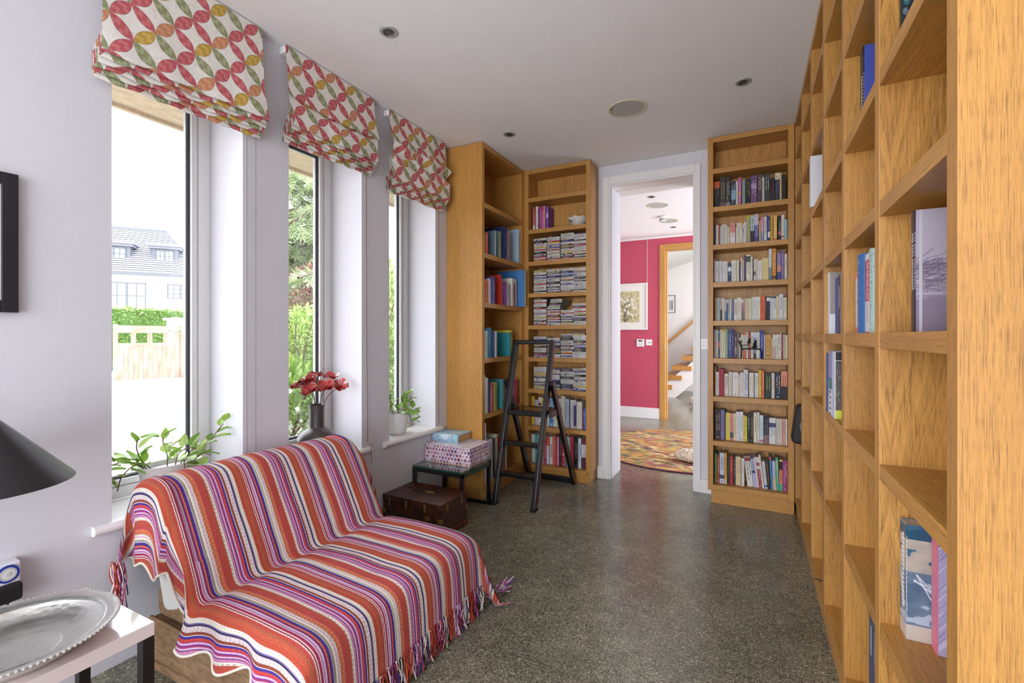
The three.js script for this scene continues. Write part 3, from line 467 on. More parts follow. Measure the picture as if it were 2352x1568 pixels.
const kilim = texture(canvas(1024, 1024, (c, W) => {
  c.fillStyle = '#e9dde4'; c.fillRect(0, 0, W, W); const P = ['#7a3a4e', '#b0708a', '#c9a0b4', '#8e4a5a', '#f2ecef', '#9a86a8', '#5a3040', '#d8606e', '#6a54a0', '#e0c2cc'], n = 16, s = W / n;
  for (let i = 0; i < n; i++) for (let j = 0; j < n; j++) { const x = (i + (j % 2) * 0.5) * s + s / 2, y = (j + 0.5) * s * 1.0; for (const ox of [0, -W]) for (let q = 0; q < 4; q++) { const r = s * (0.62 - q * 0.15); c.fillStyle = P[Math.floor(hash2(i * 4 + q, j * 7 + q) * P.length)]; c.beginPath(); c.moveTo(x + ox, y - r); c.lineTo(x + ox + r * 0.8, y); c.lineTo(x + ox, y + r); c.lineTo(x + ox - r * 0.8, y); c.closePath(); c.fill(); } }
  for (let k = 0; k < 9; k++) for (let i = 0; i < 14; i++) { c.fillStyle = k % 2 ? '#6a4fb0' : '#c23a5a'; const x = W * 0.78 + i * 16 - 8 * (k % 2), y = W * 0.1 + k * 22; c.beginPath(); c.moveTo(x, y + 20); c.lineTo(x + 8, y); c.lineTo(x + 16, y + 20); c.closePath(); c.fill(); }
}), 0.42, 0.42);
{
  const b = thing('storage_box', [-1.865, 0.32, 2.80], 'patterned cardboard storage box with pink and purple diamonds', 'box');
  const paper = std(0xffffff, 0.6, { map: kilim });
  part('box_body', box(-2.052, -1.678, 0.3205, 0.436, 2.664, 2.932, { r: 0.002, ou: 0.1, ov: 0.05 }), paper, b);
  const pale = texture(canvas(512, 512, (c, W) => { c.fillStyle = '#e6dde6'; c.fillRect(0, 0, W, W); for (let k = 0; k < 260; k++) { c.fillStyle = ['#c9a8c0', '#e8b8b8', '#b8c0d8', '#f2eef2', '#d0849a', '#c8d8c0'][k % 6]; c.globalAlpha = 0.5; const x = rr(0, W), y = rr(0, W), r = rr(6, 26); c.beginPath(); c.moveTo(x, y - r); c.lineTo(x + r, y); c.lineTo(x, y + r); c.lineTo(x - r, y); c.fill(); } }), 0.4, 0.4);
  part('lid', box(-2.054, -1.676, 0.4365, 0.4405, 2.662, 2.934, { r: 0.001 }), std(0xffffff, 0.5, { map: pale }), b);
  part('bottom_edge', box(-2.053, -1.677, 0.3200, 0.3235, 2.663, 2.933), std(new THREE.Color('#d8b488'), 0.7), b);
}
{
  const b = thing('book_box', [-1.95, 0.441, 2.835], 'pale blue decorated box shaped like a thick old book', 'box');
  const blueTex = texture(canvas(512, 256, (c, W, H) => { c.fillStyle = '#8fb9cf'; c.fillRect(0, 0, W, H); for (let k = 0; k < 240; k++) { c.globalAlpha = 0.5; c.fillStyle = ['#a8cfe0', '#7ab0b8', '#d8e4e0', '#c8b8c8', '#6aa0a8', '#e0d8b8'][k % 6]; c.beginPath(); c.ellipse(rr(0, W), rr(0, H), rr(4, 20), rr(3, 12), rr(0, 3), 0, 7); c.fill(); } c.globalAlpha = 1; c.strokeStyle = '#dfe6dc'; c.lineWidth = 5; for (const x of [60, 165, 347, 452]) { c.beginPath(); c.moveTo(x, 0); c.lineTo(x, H); c.stroke(); } c.beginPath(); c.ellipse(256, 128, 70, 60, 0, 0, 7); c.fillStyle = '#c8d4dc'; c.fill(); c.stroke(); for (const x of [112, 400]) { c.beginPath(); c.ellipse(x, 128, 22, 24, 0, 0, 7); c.fillStyle = '#b87a94'; c.fill(); c.stroke(); } }), 0.222, 0.08);
  const blueMat = std(0xffffff, 0.5, { map: blueTex });
  const x0 = -2.05, x1 = -1.828, sp = new THREE.Shape(); sp.moveTo(0, 0); sp.lineTo(0, 0.058); sp.quadraticCurveTo(-0.022, 0.029, 0, 0); 
  const spine = new THREE.ExtrudeGeometry(sp, { depth: x1 - x0, bevelEnabled: false, curveSegments: 10 }); spine.rotateY(-Math.PI / 2); spine.scale(1, 1, 1); 
  spine.translate(0, 0, 0); { const p = spine.attributes.position, uv = spine.attributes.uv; for (let i = 0; i < p.count; i++) { const ex = -p.getX(i), pr = p.getZ(i), yy = p.getY(i); p.setXYZ(i, x0 + ex, 0.4415 + yy, -2.755 - pr); uv.setXY(i, ex, yy); } spine.computeVertexNormals(); }
  part('spine', spine, std(0xffffff, 0.5, { map: blueTex, side: THREE.DoubleSide }), b);
  part('cover', box(x0, x1, 0.4950, 0.4995, 2.755, 2.925, { r: 0.001 }), blueMat, b); part('cover', box(x0, x1, 0.4412, 0.4455, 2.755, 2.925, { r: 0.001 }), blueMat, b);
  part('page_block', box(x0 + 0.006, x1 - 0.004, 0.4455, 0.4950, 2.757, 2.920), std(new THREE.Color('#c9a468'), 0.8, { map: pixels(8, 256, (x, y) => { const k = 215 + 40 * hash2(3, y); return [k, k, k]; }) }), b);
}
// ---------------------------------------------------------------- step ladder
{
  const l = thing('step_ladder', [-1.49, 0, 3.27], 'black metal folding step ladder in front of the corner bookcases', 'ladder');
  const xl = -1.628, xr = -1.322;
  const lean = (y) => 2.918 + (y / 1.165) * 0.344;
  part('front_rail', bar(V(xl, 0.0, 2.918), V(xl, 1.162, lean(1.162)), 0.034, 0.056, 0.008), blackMetal, l); part('front_rail', bar(V(xr, 0.0, 2.918), V(xr, 1.162, lean(1.162)), 0.034, 0.056, 0.008), blackMetal, l);
  part('top_handle', bar(V(xl - 0.016, 1.150, lean(1.15)), V(xr + 0.016, 1.150, lean(1.15)), 0.056, 0.032, 0.008), blackMetal, l);
  const step = (y, d, name) => {
    const D = lean(y); part(name, merge([box(xl + 0.012, xr - 0.012, y - 0.026, y, D - 0.012, D + d, { r: 0.004 }), ...[[xl + 0.012, 1], [xr - 0.012, -1]].map(([x, s]) => { const sh = new THREE.Shape(); sh.moveTo(0, 0.024); sh.quadraticCurveTo(s * 0.006, 0, s * 0.045, 0); sh.lineTo(s * 0.045, -0.018); sh.lineTo(0, -0.036); sh.closePath(); const g = new THREE.ExtrudeGeometry(sh, { depth: 0.03, bevelEnabled: false, curveSegments: 5 }); g.translate(x, y - 0.002, -D - 0.02); return metreUV(g); })]), blackMetal, l);
  };
  step(0.215, 0.06, 'tread'); step(0.425, 0.06, 'tread');
  const pl = part('platform', box(xl + 0.013, xr - 0.013, 0.612, 0.650, lean(0.64) - 0.02, lean(0.64) + 0.245, { r: 0.006 }), blackMetal, l);
  part('platform_mat', box(xl + 0.03, xr - 0.03, 0.650, 0.6515, lean(0.64) - 0.005, lean(0.64) + 0.23), phy(0x0d0c0c, 0.12), pl);
  for (const [xa, xb] of [[xl - 0.032, xl - 0.048], [xr + 0.032, xr + 0.044]]) {
    part('rear_leg', bar(V(xa, 0.845, lean(0.845) + 0.005), V(xb, 0.0, 3.612), 0.028, 0.052, 0.006), blackMetal, l);
    const hub = new THREE.CylinderGeometry(0.024, 0.024, 0.03, 6); hub.rotateZ(Math.PI / 2); hub.translate(xa, 0.845, -lean(0.845)); part('hinge', hub, blackMetal, l);
    part('brace', bar(V(xa, 0.63, lean(0.63) + 0.02), V(xa, 0.63, lean(0.63) + 0.24), 0.016, 0.05, 0.004), blackMetal, l);
  }
  part('rear_crossbar', box(xl - 0.046, xr + 0.040, 0.004, 0.046, 3.598, 3.622, { r: 0.004 }), blackMetal, l);
  for (const x of [xl, xr]) part('foot_cap', box(x - 0.019, x + 0.019, 0, 0.022, 2.888, 2.950, { r: 0.004 }), std(0x0b0b0b, 0.7), l);
}
// ---------------------------------------------------------------- books: [x or depth in mm, thickness, height, spine colour, print colour, bands or cover, lean, word]
const BRROWS = [[2.118, [[-239,36,198,'#17100f','#8a7a5a',[[0.0,0.25,'#d2501e']],0,''], [-201,36,226,'#3a3028','#b8ab7c',[[0.8,1.0,'#6a4a44']],0,''], [-163,29,222,'#37322f','#c9c4a8',[[0.82,1.0,'#8a8582']],0,''], [-128,30,186,'#2e3f50','#b9c8d0',[[0.35,0.72,'#6f98b4']],0,''], [-96,13,179,'#d2cdbd','#5a564e',[],0,''], [-82,20,207,'#b5629a','#e8b0d8',[[0.5,0.6,'#c98a4a']],0,''], [-55,17,184,'#8b9e9f','#5a6a6c',[],0,''], [-37,35,195,'#0e0c0b','#b9a24a',[[0.0,0.1,'#3a342c']],0,''], [-1,37,205,'#6a4872','#e6d8ea',[[0.28,0.45,'#9c84a4']],0,''], [40,26,209,'#4a3b44','#c8b8a8',[],0,''], [69,13,181,'#c6c4ba','#6a6660',[],0,''], [83,33,210,'#3a3a39','#d8d6cf',[],0,''], [117,15,170,'#150b0b','#7a1518',[],0,''], [133,10,170,'#241f20','#c05a7a',[],0,''], [147,29,203,'#2f333e','#5a6a88',[[0.0,0.23,'#d9c9a8']],0,''], [177,9,199,'#d8b98a','#b88a54',[],0,''], [187,24,185,'#1a0e08','#4a2a14',[],0,'']]],
[1.848, [[-238,8,158,'#3a3c48','#8a8fa4',[],0,''], [-226,15,152,'#dad6ca','#7a7a72',[],0,''], [-210,10,162,'#9c2f38','#d86a68',[],0,''], [-199,9,143,'#d2d2c4','#7aa0a4',[],0,''], [-188,15,154,'#d6d2c4','#8a867a',[],0,''], [-171,11,152,'#d9d4c6','#8a867a',[],0,''], [-159,7,144,'#ddd8ca','#8a867a',[],0,''], [-150,16,129,'#c9c4a6','#7a765a',[],0,''], [-132,31,158,'#d98a80','#b85a58',[[0.45,1.0,'#e4d3da']],0,''], [-97,5,125,'#d8d4c8','#8a867a',[],0,''], [-91,13,154,'#ddd6bc','#8a846a',[],0,''], [-76,9,154,'#e4e0dc','#9a9a98',[],0,''], [-66,10,157,'#d8a85a','#f0e0c0',[[0.3,1.0,'#dcc9a4']],0,''], [-54,9,143,'#c9c4cc','#7a8494',[[0.25,0.45,'#8a9aa4']],0,''], [-44,12,155,'#e2ddd0','#8a867a',[],0,''], [-31,26,199,'#9a977e','#c2b23e',[[0.0,0.12,'#b8a83a']],0,''], [-3,23,196,'#a9c2bf','#33464a',[[0.55,1.0,'#20181a']],0,''], [21,25,203,'#4a3a80','#d6cfe8',[[0.0,0.38,'#c9b0c4']],0,''], [49,10,154,'#b0a06a','#d8d0b0',[],0,''], [60,19,177,'#c98490','#e8c8cc',[[0.55,1.0,'#7a8aa0']],0,''], [81,15,177,'#cfcfc8','#23262c',[],0,''], [97,6,196,'#37429a','#8a94d0',[],0,''], [104,14,178,'#2b2f5e','#d8d6e0',[[0.6,0.82,'#d8d4c4']],0,''], [120,14,178,'#d6a430','#6a4a10',[],0,''], [138,21,180,'#dfae55','#e8d890',[[0.88,1.0,'#c8553a']],0,''], [165,19,175,'#141213','#dcdad6',[[0.62,0.74,'#a8323c']],0,''], [185,17,178,'#d9d2c8','#8a867a',[[0.8,0.86,'#a84a38']],0,''], [204,14,145,'#9cc3c9','#4a7a84',[],0,'']]],
[1.579, [[-238,5,177,'#ddd4c0','#9a917e',[],0,''], [-232,25,159,'#d6d3d2','#8a8886',[],0,''], [-205,20,160,'#d4d0d0','#9a9898',[],0,''], [-183,17,156,'#dcdcd2','#7aa49a',[],0,''], [-165,15,156,'#dcd2ca','#a89a92',[],0,''], [-148,21,139,'#22406e','#e2e6ea',[[0.2,0.42,'#dfe4ea']],0,''], [-125,17,158,'#dcd8cc','#8a867a',[],0,''], [-107,14,158,'#d9d3c3','#9a927a',[],0,''], [-91,15,158,'#dbd4bc','#9a927a',[],0,''], [-75,8,154,'#120e0d','#3a3030',[],0,''], [-66,10,169,'#cfcbd6','#6a6a88',[[0.1,0.35,'#dcbf76']],0,''], [-53,7,156,'#dcd8c8','#9a9684',[],0,''], [-45,14,187,'#57305e','#8a5a90',[],0,''], [-30,26,191,'#dcd8c2','#8a865e',[[0.06,0.27,'#3e4e3c']],0,''], [-2,11,175,'#dedace','#9a9684',[],0,''], [10,6,158,'#2e2820','#8a7a5a',[],0,''], [17,12,157,'#d9d2c2','#6a6458',[[0.55,0.72,'#6a645c']],0,''], [30,9,159,'#d8c3c6','#a88a8e',[],0,''], [40,11,145,'#ddd4c6','#9a927a',[],0,''], [52,15,146,'#dfd8d6','#a89a9a',[],0,''], [68,40,160,'#dcc98a','#b0a060',[],0,''], [110,17,222,'#d9dcdc','#7a98a0',[[0.58,1.0,'#7a8488']],0,''], [129,25,223,'#c8831e','#f0c890',[[0.85,0.95,'#3a2410']],0,''], [159,23,189,'#8a7aa8','#b8a8d0',[[0.46,0.68,'#d98a6a'],[0.68,1.0,'#3a4a86']],0,''], [184,17,206,'#7a6290','#d0c0dc',[],0,''], [204,14,179,'#d9cfc4','#4a4640',[],0,'']]],
[1.306, [[-234,16,166,'#b8946a','#8a6a44',[],0,''], [-217,17,167,'#a9bcbe','#5a6a70',[],0,''], [-198,13,164,'#c9b4ac','#5a4a48',[[0.5,1.0,'#4a3a38']],0,''], [-184,13,164,'#dcd2c6','#9a8a84',[],0,''], [-170,12,154,'#d2bab4','#a84a58',[[0.55,1.0,'#6a7a9a']],0,''], [-156,9,152,'#d8d4d2','#2a6a8a',[[0.18,1.0,'#1f5a7e']],0,''], [-146,10,153,'#9cb8be','#c84a5a',[[0.2,0.6,'#8aa8ae']],0,''], [-135,8,156,'#d8dcc0','#6a8a5a',[],0,''], [-126,8,152,'#b48a94','#7a3a4a',[[0.6,1.0,'#5a6a8a']],0,''], [-117,7,152,'#1f7a96','#c8485a',[],0,''], [-108,18,153,'#dcd4cc','#a85a64',[[0.18,0.7,'#c8bcb8']],0,''], [-89,28,164,'#dad3c4','#9a927e',[],0,''], [-60,11,152,'#d8dcd6','#5a6a86',[[0.18,0.5,'#c86a7a'],[0.5,1.0,'#5c7088']],0,''], [-48,9,152,'#b8948e','#a84a44',[[0.6,1.0,'#b06054']],0,''], [-38,9,156,'#ddd2b2','#9a8a64',[],0,''], [-28,5,156,'#dacfb0','#9a8a64',[],0,''], [-22,7,157,'#d8cdaa','#9a8a64',[],0,''], [-14,16,155,'#d9ceb0','#9a8a64',[],0,''], [4,11,165,'#d6d6c8','#6a8a9a',[],0,''], [16,10,163,'#dcdcd0','#4a4a40',[],0,''], [27,17,166,'#dcdcd6','#7a7a9a',[],0,''], [45,11,166,'#e0dfcf','#9a9a6a',[],0,''], [57,14,169,'#d9662e','#8a3a14',[],0,''], [72,15,169,'#d8622c','#8a3a14',[],0,''], [88,7,167,'#1c1a22','#b0b0c0',[],0,''], [96,21,165,'#17141c','#5a5468',[[0.05,0.2,'#d6d4d0']],0,''], [118,18,168,'#d3dadc','#3a4a44',[[0.02,0.1,'#4a5a4c']],0,''], [137,16,168,'#d8d6d8','#3a3a4a',[[0.02,0.1,'#2a2a34']],0,''], [154,17,165,'#dbc8a2','#b07a3a',[],0,''], [172,23,178,'#cdd6da','#28303c',[],0,''], [197,20,154,'#d9d3b4','#5a6a2a',[],0,'']]],
[1.038, [[-238,14,204,'#c2acb0','#8a6a74',[],0,''], [-223,10,202,'#d6cdb4','#9a927a',[],0,''], [-212,11,196,'#2c3a54','#8ab0c0',[[0.0,0.1,'#2f8aa0'],[0.4,0.65,'#b84a50']],0,''], [-200,11,204,'#d8d2bc','#5a5648',[],0,''], [-188,24,207,'#d8d0a8','#8a8460',[[0.0,0.1,'#d6a829']],0,''], [-162,10,206,'#a6bda2','#5a7a64',[],0,''], [-151,8,206,'#1f4a60','#c8d6d8',[],0,''], [-142,17,206,'#45507e','#d2d8e8',[],0,''], [-124,14,206,'#1d2c6a','#c8d0e8',[],0,''], [-108,18,185,'#5a2e38','#e0c8c8',[[0.6,0.85,'#8a6a70']],0,''], [-88,12,185,'#6a6a64','#d6d6a0',[],0,''], [-75,9,150,'#b0a488','#6a6048',[],0,''], [-65,14,170,'#d4cfbe','#7a766a',[],0,''], [-50,18,185,'#d9d4c4','#7a766a',[[0.0,0.12,'#d9662e'],[0.68,1.0,'#d8652c']],0,''], [-30,11,185,'#d2d2cc','#7a7a74',[],0,''], [-18,15,187,'#9a322e','#e0b0a0',[],0,''], [-2,16,185,'#dcd6bc','#4a4a40',[],0,''], [15,17,186,'#7d86a8','#d4d8e4',[[0.02,0.2,'#c8d0dc'],[0.5,0.65,'#4a8a6a'],[0.8,1.0,'#2a2422']],0,''], [33,21,184,'#d4d2ca','#8a8880',[],0,''], [56,21,200,'#1f368e','#d0d8f0',[],0,''], [79,10,168,'#c4b4aa','#8a7a72',[],0,''], [91,33,167,'#cf9a52','#4a3414',[[0.83,0.86,'#1a120c']],0,''], [125,5,145,'#d9bf4a','#8a7a2a',[],0,''], [131,21,168,'#d2cac0','#9a928a',[[0.5,1.0,'#c0a09c']],0,''], [153,26,169,'#d8d3c4','#5a564c',[],0,''], [180,5,180,'#e0d8c4','#9a927a',[],0,''], [186,9,180,'#7e2634','#d8a0a0',[],0,''], [196,5,170,'#d6b8b0','#9a6a64',[],0,''], [202,6,169,'#d0c08a','#8a7a44',[],0,''], [210,10,165,'#d8d2c2','#8a867a',[],0,'']]],
[0.766, [[-234,8,204,'#c2a878','#8a744a',[],0,''], [-225,17,171,'#dcd8da','#5a5a5e',[],0,''], [-207,34,193,'#a8222a','#5a0c10',[],0,''], [-170,25,161,'#dccfc4','#4a3a4a',[],0,''], [-143,21,174,'#d8d0bc','#8a846a',[],0,''], [-119,38,173,'#d8d3d2','#8a2a3a',[],0,'SPY'], [-80,10,161,'#d8ba94','#e8dcc8',[],0,''], [-69,22,173,'#d9d2cc','#8a7a78',[],0,''], [-46,27,193,'#d2d2dc','#3a3a58',[],0,''], [-12,29,173,'#dbd6cc','#b89a74',[],0,''], [22,25,173,'#cfcfc4','#7a8a84',[],0,''], [48,16,194,'#d8b62a','#6a4a08',[],0,''], [66,15,191,'#d9633c','#f0d0b8',[],0,''], [85,39,173,'#14321e','#d8d66a',[],0,''], [126,18,176,'#d6cbbb','#8a7e6a',[],0,''], [146,36,177,'#14283e','#e4e8ec',[[0.28,0.62,'#3a2420']],0,'JOHN'], [183,36,190,'#d98d68','#5a2414',[[0.55,1.0,'#1c1a18']],0,'']]],
[0.45, [[-234,38,212,'#2e1a1c','#d8c8b8',[],0,''], [-195,23,213,'#73729c','#8a2a4a',[],0,''], [-171,7,211,'#20242a','#7a8a8a',[],0,''], [-162,28,197,'#dcc64c','#c8b89a',[],0,''], [-133,20,193,'#d98a92','#a82a3a',[[0.7,0.9,'#3a4a64']],0,''], [-112,16,195,'#d8cf9c','#7a7440',[],0,''], [-95,21,207,'#dcd4d2','#8a8a94',[],0,''], [-73,23,209,'#d2d8de','#6a7494',[],0,''], [-49,13,186,'#dbc23c','#8a1a14',[[0.0,0.12,'#d8a02a']],0,''], [-35,9,179,'#d8d23c','#7a7a14',[],0,''], [-25,18,194,'#15171e','#e2e4e6',[],0,''], [-5,20,208,'#17120c','#d6cf6a',[],0,''], [16,19,210,'#dcd4bc','#a83a34',[],0,''], [37,15,213,'#ddd5c4','#7a7264',[],0,''], [54,22,194,'#c6d6da','#7aa0aa',[[0.88,0.95,'#c86a8a']],0,''], [79,31,193,'#1f1720','#a08ab0',[[0.7,1.0,'#8a6a64']],0,''], [112,39,180,'#dcdadb','#4a4a6a',[[0.2,0.36,'#4a4670']],0,''], [154,9,179,'#ddd2b8','#9a8f74',[],0,''], [165,11,179,'#d9d3c4','#8a867a',[],0,''], [178,11,178,'#e0d6c6','#9a9284',[],0,''], [192,15,180,'#d89a8c','#a82a34',[],0,''], [209,10,179,'#dddacb','#7a8a84',[],0,'']]],
[0.135, [[-234,12,214,'#5a8a34','#b8d88a',[],0,''], [-219,15,200,'#a8341c','#e8e0d4',[],0,'CATHY'], [-202,30,218,'#c4c8d8','#3a3a58',[[0.72,0.85,'#4a4a60']],0,''], [-170,15,221,'#d89a24','#a8441c',[[0.85,1.0,'#dcc88a']],0,''], [-152,15,193,'#0f1210','#2a8a5a',[],0,''], [-136,21,200,'#a82a28','#e8b03a',[],0,''], [-113,13,197,'#161310','#e6e2d6',[],0,''], [-98,33,202,'#d8bf94','#a88454',[],0,''], [-61,18,195,'#dcd8d4','#6a6a7a',[],0,''], [-22,37,209,'#d6d4c8','#23211c',[[0.03,0.15,'#8a2a2a']],-6.0,''], [17,20,213,'#b0aed6','#3a3a6a',[[0.0,0.07,'#23253a'],[0.46,0.53,'#23253a']],-6.0,''], [38,12,213,'#dcd6c4','#8a8274',[],-6.0,''], [52,17,219,'#a23248','#e0b8c0',[[0.03,0.2,'#e0d0c8'],[0.3,0.4,'#d8d8d4']],-6.0,''], [70,12,231,'#dcd8cc','#8a867a',[],-6.0,''], [85,17,190,'#d2ceca','#5a7aa0',[[0.86,0.93,'#2e5a9a']],-5.5,''], [104,17,198,'#35200f','#b08a54',[],-5.0,''], [123,12,227,'#1f86c2','#c84a5a',[[0.0,0.12,'#c8505a']],-3.0,''], [136,18,198,'#b6c4d4','#6a7a94',[[0.55,1.0,'#d2b98e']],-2.0,''], [155,16,224,'#4fae94','#d8c84a',[[0.1,0.4,'#8ac4a0']],-1.5,''], [172,20,212,'#e0825a','#14100e',[[0.0,0.06,'#dcd28a'],[0.06,0.32,'#14100c'],[0.78,1.0,'#3ea887']],0,''], [193,27,209,'#94386e','#e0b8d8',[],0,'']]]];
const BLROWS = [[2.104, [[-1683,20,207,'#b8404e','#e8d8d4',[[0.75,1,'#d9c0a8']],0,''], [-1657,22,210,'#dcd6c6','#4a463e',[],0,''], [-1633,8,201,'#6a2a5e','#d8c0d4',[],0,''], [-1622,18,204,'#b24a92','#d88ac0',[],0,''], [-1601,16,205,'#c06a94','#d83a5a',[[0.02,0.18,'#b83250']],0,''], [-1583,14,205,'#cf8aa0','#e0b0bc',[],0,''], [-1560,21,200,'#74489a','#b89ad0',[[0.3,0.5,'#c8a8c8']],0,'']]],
[0.43, [[-1695,25,245,'#dab02a','#8a6410',[],0,''], [-1667,15,218,'#a9b4c4','#5a6a80',[],0,''], [-1650,14,214,'#e0d4d8','#a83a58',[],0,''], [-1633,31,240,'#dcd4cc','#7a1e44',[[0.22,0.3,'#7a1e44']],0,''], [-1600,27,237,'#d9c832','#6a6410',[],0,''], [-1571,10,234,'#4a8a5a','#d8e0b0',[],0,''], [-1557,28,217,'#c8ccd0','#8a8a8a',[],0,''], [-1525,32,238,'#6a9cc4','#e0ecf4',[[0.75,0.85,'#2a6aa8']],0,''], [-1491,37,177,'#dcd8cc','#8a867a',[],0,''], [-1449,26,239,'#dad6c8','#9a9684',[],0,''], [-1422,34,263,'#ddd9cc','#a8a494',[],0,'PLENTY'], [-1385,32,239,'#b9c8d8','#6a8ab0',[],0,''], [-1342,28,233,'#dedbd2','#6a6a6a',[],0,''], [-1312,23,237,'#c4bcc8','#3a2a6a',[[0.2,0.9,'#4a3a74']],0,''], [-1286,46,223,'#d6d0c2','#a8a08a',[],0,''], [-1236,13,158,'#6a1e58','#d8a8c8',[],0,''], [-1222,15,173,'#3a5aa0','#c8d4ec',[],0,'']]],
[0.105, [[-1695,20,242,'#dcd8cc','#8a867a',[],0,''], [-1673,14,237,'#a4ccd0','#5a8a90',[],0,''], [-1657,21,244,'#359aa4','#d0e8ea',[],0,''], [-1633,20,246,'#d8cfc0','#8a8274',[],0,''], [-1610,27,239,'#b8bcc0','#6a6a70',[],0,''], [-1580,25,197,'#98285a','#e0a8c0',[],0,''], [-1552,22,236,'#e4dcd4','#d84a24',[[0,0.33,'#d8481e']],0,''], [-1526,25,233,'#dcd8d4','#2a2a2e',[],0,'REVOLUTION'], [-1499,29,246,'#d85a44','#f0c4b0',[],0,''], [-1463,20,239,'#d6789c','#f0c8d8',[],0,''], [-1440,20,251,'#151315','#c8b8a8',[],0,''], [-1417,23,196,'#c8283a','#f4e8e4',[],0,'SHY'], [-1392,17,225,'#6a6a70','#c8c8cc',[],0,''], [-1371,28,248,'#c8ccd4','#4a4a58',[],0,''], [-1341,27,251,'#cc3a46','#7a1420',[[0.9,1,'#e0a8b0']],0,''], [-1311,37,250,'#12100f','#c8c4b8',[],0,''], [-1272,26,247,'#c9ced4','#2a2a6a',[],0,''], [-1243,37,248,'#d6d2d4','#6a1a2a',[[0,0.2,'#6a1a2a'],[0.62,1,'#4a1a2e']],0,'']]]];
const LCROWS = [[1.81, [[2981,12,146,'#d8b23a','#8a6a1a','',150], [2999,29,159,'#c8502e','#f0c8a8','',170], [3136,18,196,'#d6dde0','#6a8090','#5f7886',210], [3220,31,209,'#a9b86a','#3a5a2a','#7c929a',190], [3286,54,256,'#2b3a78','#9aa4d8','#1f2c66',230], [3347,22,234,'#dcd0d0','#a87a7a','',160], [3374,24,237,'#d29a90','#8a4a44','',160], [3563,20,293,'#c8dae8','#3a6a8a','#aecbe0',215]]],
[1.443, [[2985,68,171,'#cf721e','#5a2a5a','#cf721e',170], [3059,15,185,'#dcd8d4','#8a8a8a','',180], [3077,15,195,'#7a4a8a','#d0b8d8','',180], [3096,39,205,'#4a5aa0','#c0c8e4','',190], [3245,10,237,'#c8301e','#1a0a0a','#cc3220',210], [3258,12,178,'#d8b07a','#8a6a3a','#e2dad4',190], [3275,33,183,'#7a2a86','#d8a8dc','',170], [3311,30,184,'#9a4a9a','#e0c0e0','',170], [3345,30,176,'#c4c8d0','#6a7080','',170], [3426,28,229,'#e8e2d6','#8a8474','#e4e2d4',200], [3458,38,188,'#b8463a','#3a1a1a','',170], [3501,17,228,'#e0d8d4','#9a9290','',180], [3520,16,225,'#7a6a68','#b8a8a4','',180], [3546,50,307,'#cfdad6','#7a94a0','#3d7cb8',250]]],
[1.033, [[2986,34,203,'#d2cdc4','#4a4a4a','',150], [3024,70,226,'#2a86a6','#8ac4d8','#2a86a6',190], [3102,43,200,'#3a4a8a','#a8b4dc','',160], [3148,21,199,'#c8ccd0','#8a8e94','',160], [3384,20,191,'#2f8f9a','#c8e4e0','#2f8f98',190], [3410,33,211,'#d6c23a','#3a6ab0','',190]]],
[0.622, [[2986,15,285,'#ddd6c0','#9a927a','',170], [3004,21,263,'#d8d4cc','#9a968c','',170], [3029,21,251,'#c4bca8','#8a8270','',170], [3053,15,237,'#2a3468','#a8b0dc','',170], [3072,25,222,'#d884b0','#f0c8e0','',170], [3102,34,212,'#c8604a','#f0d0c0','',170], [3140,38,216,'#b0b45a','#5a6a2a','',170], [3262,25,229,'#3a8a84','#d8e4c8','#3f8f94',190], [3398,50,211,'#dcd6d4','#b04a6a','',180], [3454,78,210,'#d2467e','#e8d8b0','',200]]],
[0.113, [[2989,13,440,'#dcd4d0','#b8aca8','',230], [3082,16,304,'#dcd8d4','#8a8684','',180], [3102,14,299,'#a98a94','#6a4a54','',180], [3120,11,301,'#141416','#4a4a4e','',190], [3134,16,298,'#2a4468','#8aa4c8','',190], [3160,29,322,'#d2c9a8','#9a9070','#b8b494',220], [3207,32,167,'#d8b48a','#a87a4a','',190], [3243,45,285,'#c8281c','#f0a890','',180], [3290,14,292,'#5a7a4a','#b8cc9a','',190], [3308,26,289,'#dcdcd4','#8a8a84','',190]]]];
const ordinals = ['first', 'second', 'third', 'fourth', 'fifth', 'sixth', 'seventh', 'eighth', 'ninth', 'tenth', 'eleventh', 'twelfth', 'thirteenth', 'fourteenth', 'fifteenth', 'sixteenth', 'seventeenth', 'eighteenth', 'nineteenth', 'twentieth', 'twenty-first', 'twenty-second', 'twenty-third', 'twenty-fourth', 'twenty-fifth', 'twenty-sixth', 'twenty-seventh', 'twenty-eighth', 'twenty-ninth', 'thirtieth', 'thirty-first', 'thirty-second'];
function colourName(hex) {
  const c = new THREE.Color(hex), h = {}; c.getHSL(h, THREE.SRGBColorSpace); const H = h.h * 360, S = h.s, L = h.l;
  if (L < 0.13) return 'black'; if (S < 0.13) return L > 0.75 ? 'white' : L > 0.45 ? 'grey' : 'dark grey';
  if (L > 0.76 && S < 0.45) return H > 20 && H < 75 ? 'cream' : H < 200 && H >= 75 ? 'pale green' : H < 260 && H >= 200 ? 'pale blue' : 'off-white';
  const d = L < 0.3 ? 'dark ' : L > 0.66 ? 'pale ' : '';
  if (H < 14 || H > 345) return d + (L > 0.62 ? 'pink' : 'red'); if (H < 40) return L < 0.35 ? 'brown' : S < 0.45 ? d + 'tan' : d + 'orange'; if (H < 66) return S < 0.4 ? 'beige' : d + 'yellow'; if (H < 165) return d + 'green'; if (H < 200) return d + 'teal'; if (H < 255) return d + 'blue'; if (H < 295) return d + 'purple'; return d + 'magenta';
}
